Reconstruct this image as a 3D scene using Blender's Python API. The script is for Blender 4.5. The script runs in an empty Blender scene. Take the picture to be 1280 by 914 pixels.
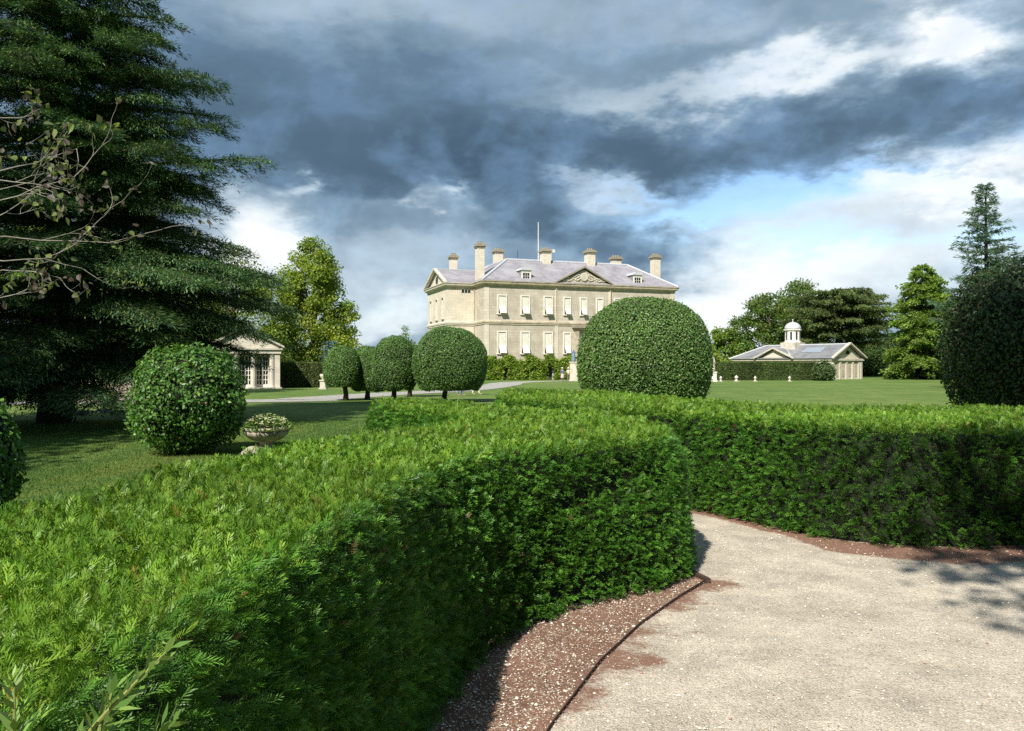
import bpy, math, random
import numpy as np
from mathutils import Vector, Matrix
R = math.radians
rng = np.random.default_rng(7)
random.seed(7)
S = bpy.context.scene
COL = S.collection
EYE = 1.62
F = 995.0                                   # focal length in pixels of a 1280 wide photograph

# ------------------------------------------------------------------ helpers
def nrm(a):
    return a / np.maximum(np.linalg.norm(a, axis=-1, keepdims=True), 1e-9)

def at(px, d):                              # world x of a photograph column at depth d
    return (px - 640.0) / F * d

def zat(py, d):
    return EYE + (457.0 - py) / F * d

def ground_z(x, y):
    y = np.asarray(y, float)
    return -0.45 * np.clip((y - 32.0) / 75.0, 0, 1) - 0.0 * np.asarray(x, float)

def tag(o, label=None, cat=None, group=None, kind=None):
    if label: o['label'] = label
    if cat: o['category'] = cat
    if group: o['group'] = group
    if kind: o['kind'] = kind
    return o

def empty(name, loc=(0, 0, 0), rz=0.0):
    o = bpy.data.objects.new(name, None)
    o.empty_display_size = 0.2
    COL.objects.link(o)
    o.location = loc
    o.rotation_euler = (0, 0, rz)
    return o

def thing(name, label, cat, loc=(0, 0, 0), rz=0.0, group=None):
    return tag(empty(name, loc, rz), label, cat, group)

class MB:
    """collects shapes; build() links them as ONE mesh object"""
    def __init__(self):
        self.v = []; self.f = []; self.n = 0
    def add(self, verts, faces):
        self.v += [tuple(p) for p in verts]
        self.f += [tuple(i + self.n for i in f) for f in faces]
        self.n = len(self.v)
    def box(self, x0, x1, y0, y1, z0, z1):
        v = [(x0,y0,z0),(x1,y0,z0),(x1,y1,z0),(x0,y1,z0),(x0,y0,z1),(x1,y0,z1),(x1,y1,z1),(x0,y1,z1)]
        self.add(v, [(0,3,2,1),(4,5,6,7),(0,1,5,4),(1,2,6,5),(2,3,7,6),(3,0,4,7)])
        return self
    def prism(self, poly, a0, a1, axis='y'):
        """poly of (p,q) extruded along an axis: y -> (p,y,q); x -> (x,p,q); z -> (p,q,z)"""
        k = len(poly)
        def mk(p, q, a):
            return (p, a, q) if axis == 'y' else ((a, p, q) if axis == 'x' else (p, q, a))
        v = [mk(p, q, a0) for p, q in poly] + [mk(p, q, a1) for p, q in poly]
        f = [tuple(range(k)), tuple(range(2*k-1, k-1, -1))]
        f += [(i, i+k, (i+1) % k + k, (i+1) % k) for i in range(k)]
        self.add(v, f)
        return self
    def tube(self, pts, rad, seg=8, cap=True):
        pts = [Vector(p) for p in pts]
        m = len(pts)
        if not hasattr(rad, '__len__'): rad = [rad] * m
        v = []; up = Vector((0.13, 0.29, 0.95))
        side = None
        for i, p in enumerate(pts):
            t = (pts[min(i+1, m-1)] - pts[max(i-1, 0)])
            t = t.normalized() if t.length > 1e-9 else Vector((0, 0, 1))
            if side is None:
                side = t.cross(Vector((1, 0, 0)) if abs(t.x) < .8 else Vector((0, 1, 0)))
            side = (side - t * side.dot(t)).normalized()
            b = t.cross(side)
            for k in range(seg):
                a = 2*math.pi*k/seg
                v.append(p + (side*math.cos(a) + b*math.sin(a)) * rad[i])
        f = [(i*seg+k, i*seg+(k+1) % seg, (i+1)*seg+(k+1) % seg, (i+1)*seg+k) for i in range(m-1) for k in range(seg)]
        if cap:
            f += [tuple(range(seg-1, -1, -1)), tuple((m-1)*seg+k for k in range(seg))]
        self.add(v, f)
        return self
    def lathe(self, prof, cx=0, cy=0, cz=0, seg=24, flute=0.0, nfl=20):
        v = []; m = len(prof)
        for r, z in prof:
            for k in range(seg):
                a = 2*math.pi*k/seg
                rr = r * (1 + flute * (0.5 + 0.5*math.cos(nfl*a)))
                v.append((cx + rr*math.cos(a), cy + rr*math.sin(a), cz + z))
        f = [(i*seg+k, i*seg+(k+1) % seg, (i+1)*seg+(k+1) % seg, (i+1)*seg+k) for i in range(m-1) for k in range(seg)]
        f += [tuple(range(seg-1, -1, -1)), tuple((m-1)*seg+k for k in range(seg))]
        self.add(v, f)
        return self
    def sweep(self, prof, path, closed=True):
        """prof: closed loop of (out, z); path: plan points, outward is to the right of travel"""
        n = len(path); k = len(prof); v = []
        P = [Vector((p[0], p[1])) for p in path]
        for i in range(n):
            a = P[i] - P[i-1] if (closed or i > 0) else P[1] - P[0]
            b = P[(i+1) % n] - P[i] if (closed or i < n-1) else P[n-1] - P[n-2]
            a.normalize(); b.normalize()
            na = Vector((a.y, -a.x)); nb = Vector((b.y, -b.x))
            m = (na + nb).normalized(); m = m / max(m.dot(na), .2)
            for o, z in prof:
                v.append((P[i].x + m.x*o, P[i].y + m.y*o, z))
        segs = n if closed else n-1
        f = []
        for i in range(segs):
            j = (i+1) % n
            for q in range(k):
                r = (q+1) % k
                f.append((i*k+q, j*k+q, j*k+r, i*k+r))
        if not closed:
            f += [tuple(range(k-1, -1, -1)), tuple((n-1)*k+q for q in range(k))]
        self.add(v, f)
        return self
    def build(self, name, mat, parent=None, smooth=False, loc=None):
        me = bpy.data.meshes.new(name)
        me.from_pydata(self.v, [], self.f)
        import bmesh
        bm = bmesh.new(); bm.from_mesh(me)
        if name == 'raking_cornice': bmesh.ops.remove_doubles(bm, verts=bm.verts, dist=.0005)
        bmesh.ops.recalc_face_normals(bm, faces=bm.faces)
        bm.to_mesh(me); bm.free()
        if smooth:
            me.polygons.foreach_set('use_smooth', [True]*len(me.polygons))
        me.materials.append(mat)
        o = bpy.data.objects.new(name, me)
        COL.objects.link(o)
        if parent is not None: o.parent = parent
        if loc is not None: o.location = loc
        return o

def copy_tree(o, parent=None):
    c = o.copy(); COL.objects.link(c)
    if parent is not None: c.parent = parent
    for ch in list(o.children):
        copy_tree(ch, c)
    return c

def poly_obj(name, V, tint, mat, parent=None):
    """V: (N,k,3) polygons of k corners, tint: (N,3) colour of each polygon"""
    N, k, _ = V.shape
    me = bpy.data.meshes.new(name)
    me.vertices.add(N*k); me.loops.add(N*k); me.polygons.add(N)
    me.vertices.foreach_set('co', V.astype(np.float32).ravel())
    me.loops.foreach_set('vertex_index', np.arange(N*k, dtype=np.int32))
    me.polygons.foreach_set('loop_start', np.arange(0, N*k, k, dtype=np.int32))
    at_ = me.color_attributes.new('tint', 'FLOAT_COLOR', 'POINT')
    c = np.ones((N, k, 4), np.float32); c[:, :, :3] = tint[:, None, :]
    at_.data.foreach_set('color', c.ravel())
    me.update(calc_edges=True)
    me.materials.append(mat)
    o = bpy.data.objects.new(name, me)
    COL.objects.link(o)
    if parent is not None: o.parent = parent
    return o

def leaves(p, d, n, l, w, fold=0.18):
    """kite-shaped leaves: base p, direction d, face normal n, length l, width w"""
    d = nrm(d); s = nrm(np.cross(n, d)); n = np.cross(d, s)
    l = np.broadcast_to(np.asarray(l, float), p.shape[:1])[:, None]
    w = np.broadcast_to(np.asarray(w, float), p.shape[:1])[:, None]
    m = p + d*l*0.45 + n*w*fold
    return np.stack([p, m + s*w*0.5, p + d*l, m - s*w*0.5], axis=1)

def shoots(o, d, n, L, K, nl, nw, splay=0.9):
    """yew shoots: K needles in two rows along each axis o + t d"""
    N = len(o)
    d = nrm(d); s = nrm(np.cross(n, d)); n = np.cross(d, s)
    L = np.broadcast_to(np.asarray(L, float), (N,))
    t = np.linspace(0.05, 1.0, K)
    side = np.where(np.arange(K) % 2 == 0, 1.0, -1.0)
    ang = splay * (1.0 - 0.45*t)
    ln = nl * (0.75 + 0.5*np.sin(np.pi*np.clip(t*0.9+.08, 0, 1)))
    jit = rng.uniform(-.25, .25, (N, K))
    tw = rng.uniform(.05, .5, (N, K))
    base = o[:, None, :] + d[:, None, :] * (L[:, None]*t[None, :])[..., None]
    a = ang[None, :] + jit
    nd = d[:, None, :]*np.cos(a)[..., None] + s[:, None, :]*(np.sin(a)*side)[..., None] + n[:, None, :]*tw[..., None]
    nd = nrm(nd)
    wv = nrm(np.cross(np.broadcast_to(n[:, None, :], nd.shape), nd))
    ll = (ln[None, :]*rng.uniform(.8, 1.2, (N, K)))[..., None] * (L[:, None, None]/np.mean(L))
    hw = nw * 0.5
    m = base + nd*ll*0.5
    V = np.stack([base, m + wv*hw, base + nd*ll, m - wv*hw], axis=2)
    return V.reshape(N*K, 4, 3)

def wob(P, f=1.0, seed=0):
    """cheap smooth noise of 3D points in -1..1"""
    r = np.random.default_rng(seed)
    out = 0
    for i in range(6):
        k = r.normal(0, 1, 3) * f * (1 + .5*i); ph = r.uniform(0, 6.28)
        out = out + np.sin(P @ k + ph) / (1 + .5*i)
    return out / 2.6

def rand_dir(n):
    return nrm(rng.normal(0, 1, (n, 3)))

def tints(n, cols, probs, var=0.18):
    cols = np.array(cols, float)
    i = rng.choice(len(cols), n, p=np.array(probs)/np.sum(probs))
    c = cols[i] * rng.uniform(1-var, 1+var, (n, 1)) * rng.uniform(.93, 1.07, (n, 3))
    return c

# ------------------------------------------------------------------ materials
def new_mat(name):
    m = bpy.data.materials.new(name); m.use_nodes = True
    nt = m.node_tree; nt.nodes.clear()
    out = nt.nodes.new('ShaderNodeOutputMaterial')
    return m, nt, out

def nd(nt, t, **kw):
    n = nt.nodes.new(t)
    for k, v in kw.items():
        if k.startswith('i_'):
            n.inputs[k[2:].replace('_', ' ')].default_value = v
        else:
            setattr(n, k, v)
    return n

def foliage_mat(name, rough=0.5, trans=0.3, spec=0.4):
    m, nt, out = new_mat(name)
    a = nd(nt, 'ShaderNodeAttribute', attribute_name='tint')
    p = nd(nt, 'ShaderNodeBsdfPrincipled'); p.inputs['Roughness'].default_value = rough
    p.inputs['Specular IOR Level'].default_value = spec
    t = nd(nt, 'ShaderNodeBsdfTranslucent')
    hs = nd(nt, 'ShaderNodeHueSaturation'); hs.inputs['Hue'].default_value = 0.485
    hs.inputs['Saturation'].default_value = 1.15; hs.inputs['Value'].default_value = 1.5
    mx = nd(nt, 'ShaderNodeMixShader'); mx.inputs[0].default_value = trans
    L = nt.links.new
    L(a.outputs['Color'], p.inputs['Base Color']); L(a.outputs['Color'], hs.inputs['Color'])
    L(hs.outputs[0], t.inputs['Color'])
    L(p.outputs[0], mx.inputs[1]); L(t.outputs[0], mx.inputs[2]); L(mx.outputs[0], out.inputs[0])
    return m

def noisy_mat(name, c1, c2, scale=3.0, rough=0.8, detail=6.0, bump=0.2, bscale=40.0, lo=.35, hi=.65, c3=None, s3=.6, spec=.3, stretch=(1,1,1)):
    m, nt, out = new_mat(name)
    L = nt.links.new
    tc = nd(nt, 'ShaderNodeTexCoord')
    mp = nd(nt, 'ShaderNodeMapping'); mp.inputs['Scale'].default_value = stretch
    L(tc.outputs['Object'], mp.inputs[0])
    no = nd(nt, 'ShaderNodeTexNoise'); no.inputs['Scale'].default_value = scale; no.inputs['Detail'].default_value = detail
    no.inputs['Roughness'].default_value = .62
    L(mp.outputs[0], no.inputs['Vector'])
    cr = nd(nt, 'ShaderNodeValToRGB')
    cr.color_ramp.elements[0].position = lo; cr.color_ramp.elements[0].color = (*c1, 1)
    cr.color_ramp.elements[1].position = hi; cr.color_ramp.elements[1].color = (*c2, 1)
    L(no.outputs[0], cr.inputs[0])
    col = cr.outputs[0]
    if c3 is not None:
        n3 = nd(nt, 'ShaderNodeTexNoise'); n3.inputs['Scale'].default_value = s3; n3.inputs['Detail'].default_value = 7
        n3.inputs['Roughness'].default_value = .7
        L(mp.outputs[0], n3.inputs['Vector'])
        r3 = nd(nt, 'ShaderNodeValToRGB'); r3.color_ramp.elements[0].position = .47; r3.color_ramp.elements[1].position = .68
        L(n3.outputs[0], r3.inputs[0])
        mx = nd(nt, 'ShaderNodeMix', data_type='RGBA'); L(r3.outputs[0], mx.inputs[0]); L(col, mx.inputs[6])
        mx.inputs[7].default_value = (*c3, 1); col = mx.outputs[2]
    p = nd(nt, 'ShaderNodeBsdfPrincipled'); p.inputs['Roughness'].default_value = rough
    p.inputs['Specular IOR Level'].default_value = spec
    L(col, p.inputs['Base Color'])
    if bump:
        nb = nd(nt, 'ShaderNodeTexNoise'); nb.inputs['Scale'].default_value = bscale; nb.inputs['Detail'].default_value = 4
        L(tc.outputs['Object'], nb.inputs['Vector'])
        b = nd(nt, 'ShaderNodeBump'); b.inputs['Strength'].default_value = bump; b.inputs['Distance'].default_value = .02
        L(nb.outputs[0], b.inputs['Height']); L(b.outputs[0], p.inputs['Normal'])
    L(p.outputs[0], out.inputs[0])
    return m

def brick_mat(name, c1, c2, mortar, w, h, msize, rough=.85, c3=None, plane='xz', bump=.3):
    """coursed stone or slates laid in rows along one object axis"""
    m, nt, out = new_mat(name)
    L = nt.links.new
    tc = nd(nt, 'ShaderNodeTexCoord'); sp = nd(nt, 'ShaderNodeSeparateXYZ'); L(tc.outputs['Object'], sp.inputs[0])
    ad = nd(nt, 'ShaderNodeMath', operation='ADD'); L(sp.outputs[0], ad.inputs[0]); L(sp.outputs[1], ad.inputs[1])
    cb = nd(nt, 'ShaderNodeCombineXYZ'); L(ad.outputs[0], cb.inputs[0]); L(sp.outputs[2], cb.inputs[1])
    br = nd(nt, 'ShaderNodeTexBrick'); L(cb.outputs[0], br.inputs['Vector'])
    br.inputs['Scale'].default_value = 1.0; br.inputs['Brick Width'].default_value = w; br.inputs['Row Height'].default_value = h
    br.inputs['Mortar Size'].default_value = msize; br.inputs['Color1'].default_value = (*c1, 1)
    br.inputs['Color2'].default_value = (*c2, 1); br.inputs['Mortar'].default_value = (*mortar, 1)
    br.inputs['Bias'].default_value = 0.0
    col = br.outputs['Color']
    n3 = nd(nt, 'ShaderNodeTexNoise'); n3.inputs['Scale'].default_value = .55; n3.inputs['Detail'].default_value = 9
    n3.inputs['Roughness'].default_value = .7
    L(tc.outputs['Object'], n3.inputs['Vector'])
    r3 = nd(nt, 'ShaderNodeValToRGB'); r3.color_ramp.elements[0].position = .42; r3.color_ramp.elements[1].position = .66
    L(n3.outputs[0], r3.inputs[0])
    mx = nd(nt, 'ShaderNodeMix', data_type='RGBA'); L(r3.outputs[0], mx.inputs[0]); L(col, mx.inputs[6])
    mx.inputs[7].default_value = (*(c3 or c1), 1)
    p = nd(nt, 'ShaderNodeBsdfPrincipled'); p.inputs['Roughness'].default_value = rough
    L(mx.outputs[2], p.inputs['Base Color'])
    b = nd(nt, 'ShaderNodeBump'); b.inputs['Strength'].default_value = bump; b.inputs['Distance'].default_value = .03
    L(br.outputs['Fac'], b.inputs['Height']); b.invert = True
    L(b.outputs[0], p.inputs['Normal']); L(p.outputs[0], out.inputs[0])
    return m

def plain(name, c, rough=.6, metal=0.0):
    return noisy_mat(name, tuple(x*.85 for x in c), tuple(min(1, x*1.12) for x in c), 5.0, rough, bump=.08)

M = {}
M['yew'] = foliage_mat('yew_needles', .45, .16, .3)
M['leaf'] = foliage_mat('glossy_leaf', .45, .22, .38)
M['leaf_soft'] = foliage_mat('soft_leaf', .55, .38, .3)
M['needle'] = foliage_mat('cedar_needles', .6, .15, .25)
M['grassblade'] = foliage_mat('grass_blade', .6, .35, .2)
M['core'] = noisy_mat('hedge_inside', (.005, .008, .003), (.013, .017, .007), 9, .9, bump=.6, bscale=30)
M['twig'] = noisy_mat('twig_bark', (.05, .035, .022), (.1, .075, .05), 12, .9)
M['bark'] = noisy_mat('tree_bark', (.035, .026, .018), (.085, .065, .045), 6, .95, bump=.8, bscale=18, stretch=(1, 1, .25))
M['palebark'] = noisy_mat('pale_twig_bark', (.20, .18, .15), (.38, .35, .30), 14, .8, bump=.2)
M['stone'] = noisy_mat('carved_stone', (.40, .34, .25), (.56, .49, .37), 2.2, .85, c3=(.30, .26, .2), s3=.9)
M['palestone'] = noisy_mat('pale_stone', (.5, .46, .38), (.66, .61, .52), 3, .85, c3=(.36, .33, .28), s3=1.5)
M['ashlar'] = brick_mat('coursed_ashlar', (.56, .505, .415), (.50, .445, .36), (.40, .355, .285), 1.1, .42, .018, c3=(.37, .325, .26), bump=.2)
M['ashlar_light'] = brick_mat('dressed_ashlar', (.70, .635, .52), (.63, .57, .46), (.50, .445, .36), 1.1, .42, .014, c3=(.52, .465, .375), bump=.2)
M['white'] = plain('white_paint', (.70, .67, .585), .55)
M['lead'] = plain('lead_flashing', (.5, .52, .55), .5)
M['slate'] = brick_mat('roof_slates', (.225, .212, .235), (.295, .278, .30), (.16, .15, .165), .5, .24, .016, .6, c3=(.34, .33, .36), bump=.35)
M['slate_dark'] = brick_mat('grey_slates', (.15, .155, .165), (.21, .21, .22), (.1, .1, .105), .5, .24, .016, .6, c3=(.24, .245, .25), bump=.35)
M['darkglass'] = plain('dark_glass', (.025, .03, .035), .12)
M['blueglass'] = plain('rooflight_glass', (.26, .30, .35), .25)
M['pot'] = plain('clay_pot', (.3, .2, .13), .9)
M['lichen_urn'] = noisy_mat('lichened_urn_stone', (.24, .21, .16), (.42, .37, .28), 9, .9, c3=(.13, .12, .09), s3=6, bump=.5)
M['timber'] = noisy_mat('weathered_timber', (.035, .022, .016), (.08, .05, .035), 16, .9, bump=.5, bscale=60)
M['verdigris'] = noisy_mat('verdigris_bronze', (.10, .17, .24), (.2, .28, .36), 7, .6)

# ------------------------------------------------------------------ camera, sun, sky
cam = bpy.data.cameras.new('camera'); co = bpy.data.objects.new('camera', cam); COL.objects.link(co)
co.location = (0, 0, EYE); co.rotation_euler = (R(90), 0, 0)
cam.sensor_width = 36; cam.lens = F / 1280 * 36; cam.clip_end = 6000; cam.clip_start = .05
S.camera = co
EL = R(44); AZ = R(180 + 26)                # the sun stands behind the camera, to the left
sdir = Vector((math.sin(AZ)*math.cos(EL), math.cos(AZ)*math.cos(EL), math.sin(EL)))
sl = bpy.data.lights.new('sun', 'SUN'); sl.energy = 5.0; sl.angle = R(.53); sl.color = (1, .95, .86)
so = bpy.data.objects.new('sun', sl); COL.objects.link(so)
so.rotation_euler = sdir.to_track_quat('Z', 'Y').to_euler(); so.location = (-20, -25, 40)

W = bpy.data.worlds.new('World'); S.world = W; W.use_nodes = True
wn = W.node_tree; wn.nodes.clear(); WL = wn.links.new
class E:                                     # small expression helper over math nodes
    def __init__(s, k): s.k = k
    def _b(s, o, op, rev=False):
        n = wn.nodes.new('ShaderNodeMath'); n.operation = op
        a, b = (o, s) if rev else (s, o)
        for i, q in enumerate((a, b)):
            if isinstance(q, E): WL(q.k, n.inputs[i])
            else: n.inputs[i].default_value = q
        return E(n.outputs[0])
    def __add__(s, o): return s._b(o, 'ADD')
    __radd__ = __add__
    def __mul__(s, o): return s._b(o, 'MULTIPLY')
    __rmul__ = __mul__
    def __sub__(s, o): return s._b(o, 'SUBTRACT')
    def __rsub__(s, o): return s._b(o, 'SUBTRACT', True)
    def __truediv__(s, o): return s._b(o, 'DIVIDE')
    def f1(s, op, *a):
        n = wn.nodes.new('ShaderNodeMath'); n.operation = op; WL(s.k, n.inputs[0])
        for i, q in enumerate(a):
            if isinstance(q, E): WL(q.k, n.inputs[i+1])
            else: n.inputs[i+1].default_value = q
        return E(n.outputs[0])
tc = wn.nodes.new('ShaderNodeTexCoord')
sep = wn.nodes.new('ShaderNodeSeparateXYZ'); WL(tc.outputs['Generated'], sep.inputs[0])
dx, dy, dz = (E(sep.outputs[i]) for i in range(3))
azi = dx.f1('ARCTAN2', dy); ele = dz.f1('ARCSINE')
def wnoise(scale, detail, rough, dist=0.0, stretch=(1, 1, 2.2), off=(0, 0, 0)):
    mp = wn.nodes.new('ShaderNodeMapping'); mp.inputs['Scale'].default_value = stretch; mp.inputs['Location'].default_value = off
    WL(tc.outputs['Generated'], mp.inputs[0])
    n = wn.nodes.new('ShaderNodeTexNoise'); n.inputs['Scale'].default_value = scale; n.inputs['Detail'].default_value = detail
    n.inputs['Roughness'].default_value = rough; n.inputs['Distortion'].default_value = dist
    WL(mp.outputs[0], n.inputs['Vector'])
    return n
n1 = wnoise(5.0, 7, .6); c1 = wn.nodes.new('ShaderNodeSeparateColor'); WL(n1.outputs['Color'], c1.inputs[0])
n2 = wnoise(17.0, 6, .6, off=(3, 1, 0)); c2 = wn.nodes.new('ShaderNodeSeparateColor'); WL(n2.outputs['Color'], c2.inputs[0])
wa = azi + (E(c1.outputs[0]) - .5)*.30 + (E(c2.outputs[0]) - .5)*.085
we = ele + (E(c1.outputs[1]) - .5)*.17 + (E(c2.outputs[1]) - .5)*.06
def blob(px, py, rx, ry, amp, tilt=0.0):
    a0 = math.atan((px-640)/F); c = math.cos(a0); e0 = math.atan((457-py)/F*c)
    ra = rx/F*c*c; re = ry/F*c
    u = wa - a0; v = we - e0
    if tilt:
        v = v - u*math.tan(R(tilt))
    q = u*(1/ra); q = q*q; w = v*(1/re); w = w*w
    return ((q + w)*-1.0).f1('EXPONENT')*amp
fb = E(wnoise(2.6, 9, .55, .2, (1, 1, 1.9), (5, 2, 1)).outputs[0])
fb2 = E(wnoise(8.0, 9, .54, .35, (1, 1, 1.5), (1, 7, 2)).outputs[0])
fb3 = E(wnoise(20.0, 7, .55, .2, (1, 1, 1.3), (4, 1, 9)).outputs[0])
DARK = [(430,150,330,110,-.36), (760,190,330,42,-.42), (1060,170,230,28,-.34,5), (420,290,110,50,-.12), (700,287,95,28,-.46), (640,238,110,18,-.40),
        (230,190,140,120,-.20), (790,322,70,34,-.34), (980,208,60,14,-.34), (1270,130,110,24,-.2,8), (560,215,160,34,-.2)]
LIGHT = [(1185,48,84,36,.78), (1010,85,90,24,.36,4), (870,120,140,26,.30,4), (720,118,70,24,.14), (300,285,60,60,.40), (770,236,80,20,.42), (545,258,34,12,.34),
         (700,222,50,10,.3), (1100,320,300,100,.33), (930,340,120,50,.26), (260,340,90,60,.2), (470,385,160,40,.12), (560,305,110,34,.15), (440,330,140,46,.14), (1090,250,200,16,.12), (352,222,34,14,.42), (1240,215,150,30,.34,6), (480,405,150,22,.22), (900,395,120,40,.3), (420,5,380,60,.20), (470,260,120,20,.12), (900,30,160,26,.12), (330,335,60,26,.3), (1080,232,120,14,.3)]
B = (fb - .5)*.34 + (fb2 - .5)*.30 + (fb3 - .5)*.09 + .49
for b in DARK: B = B + blob(b[0], b[1], b[2], b[3], b[4]*.58, *b[5:])
for b in LIGHT: B = B + blob(*b)
B = B - (dy*-2.0 - .2).f1('MAXIMUM', 0.0).f1('MINIMUM', 1.0)*.14     # unseen sky behind the camera darkened, added to cut fill on shaded hedge faces
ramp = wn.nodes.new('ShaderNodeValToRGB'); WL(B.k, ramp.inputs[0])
el_ = ramp.color_ramp.elements
el_[0].position = 0.0; el_[0].color = (.054, .094, .142, 1)
el_[1].position = 1.0; el_[1].color = (.76, .79, .80, 1)
for p_, c_ in ((.16, (.071, .121, .178)), (.36, (.105, .172, .25)), (.52, (.19, .275, .36)), (.68, (.36, .45, .53)), (.84, (.58, .65, .70))):
    e_ = el_.new(p_); e_.color = (*c_, 1)
blue = (fb2 - .5)*.9 + (fb3 - .5)*.6 + .04
for b in ((965,236,120,24,1.0), (855,268,85,15,.85), (1050,303,120,12,.55), (815,234,34,8,.6), (1255,303,80,20,.6), (930,374,80,9,.45), (1095,213,50,9,.45)):
    blue = blue + blob(*b)
bm_ = blue.f1('MINIMUM', .9).f1('MAXIMUM', 0.0)
sky = wn.nodes.new('ShaderNodeTexSky'); sky.sky_type = 'NISHITA'; sky.sun_disc = False
sky.sun_elevation = EL; sky.sun_rotation = AZ; sky.dust_density = .6; sky.ozone_density = 1.5
scl = wn.nodes.new('ShaderNodeVectorMath'); scl.operation = 'SCALE'; scl.inputs[3].default_value = 10.0
WL(ramp.outputs[0], scl.inputs[0])
hsv = wn.nodes.new('ShaderNodeHueSaturation'); hsv.inputs['Saturation'].default_value = 1.12; hsv.inputs['Value'].default_value = 1.45; WL(sky.outputs[0], hsv.inputs['Color'])
mixw = wn.nodes.new('ShaderNodeMix'); mixw.data_type = 'RGBA'
WL(bm_.k, mixw.inputs[0]); WL(scl.outputs[0], mixw.inputs[6]); WL(hsv.outputs[0], mixw.inputs[7])
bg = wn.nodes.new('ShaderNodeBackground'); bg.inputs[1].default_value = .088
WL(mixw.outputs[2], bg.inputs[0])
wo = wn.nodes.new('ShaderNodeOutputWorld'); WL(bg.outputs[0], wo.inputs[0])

S.view_settings.view_transform = 'Standard'; S.view_settings.look = 'None'
S.view_settings.exposure = 0.58; S.view_settings.gamma = 1.0
S.render.engine = 'CYCLES'
S.cycles.use_denoising = False
S.cycles.max_bounces = 6; S.cycles.diffuse_bounces = 3; S.cycles.glossy_bounces = 2; S.cycles.transmission_bounces = 3
S.cycles.caustics_reflective = False; S.cycles.caustics_refractive = False

# ------------------------------------------------------------------ ground
def grid_obj(name, xs, ys, zf, mat, keep=None, attr=None):
    X, Y = np.meshgrid(xs, ys); nx, ny = len(xs), len(ys)
    Z = zf(X, Y)
    V = np.stack([X, Y, Z], -1).reshape(-1, 3)
    i, j = np.meshgrid(np.arange(nx-1), np.arange(ny-1)); b = (j*nx + i).ravel()
    Q = np.stack([b, b+1, b+nx+1, b+nx], 1)
    if keep is not None:
        c = V[Q].mean(1); Q = Q[keep(c[:, 0], c[:, 1])]
        used, inv = np.unique(Q, return_inverse=True); V = V[used]; Q = inv.reshape(-1, 4)
    me = bpy.data.meshes.new(name)
    me.vertices.add(len(V)); me.loops.add(Q.size); me.polygons.add(len(Q))
    me.vertices.foreach_set('co', V.astype(np.float32).ravel())
    me.loops.foreach_set('vertex_index', Q.astype(np.int32).ravel())
    me.polygons.foreach_set('loop_start', np.arange(0, Q.size, 4, dtype=np.int32))
    if attr is not None:
        a = me.attributes.new(attr[0], 'FLOAT', 'POINT'); a.data.foreach_set('value', attr[1](V).astype(np.float32))
    me.polygons.foreach_set('use_smooth', [True]*len(Q))
    me.update(calc_edges=True); me.materials.append(mat)
    o = bpy.data.objects.new(name, me); COL.objects.link(o)
    return o

def inside(px, py, poly):
    poly = np.asarray(poly, float); r = np.zeros(np.shape(px), bool)
    x0, y0 = poly[:, 0], poly[:, 1]; x1, y1 = np.roll(x0, -1), np.roll(y0, -1)
    for a, b, c, d in zip(x0, y0, x1, y1):
        if b == d: continue
        t = ((b > py) != (d > py)) & (px < (c-a)*(py-b)/(d-b) + a)
        r ^= t
    return r

def dist_line(P, line):
    best = np.full(len(P), 1e9)
    for a, b in zip(line[:-1], line[1:]):
        a = np.array(a, float); b = np.array(b, float); ab = b-a
        t = np.clip(((P-a) @ ab)/(ab @ ab), 0, 1)
        best = np.minimum(best, np.linalg.norm(P - a - t[:, None]*ab, axis=1))
    return best

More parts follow.
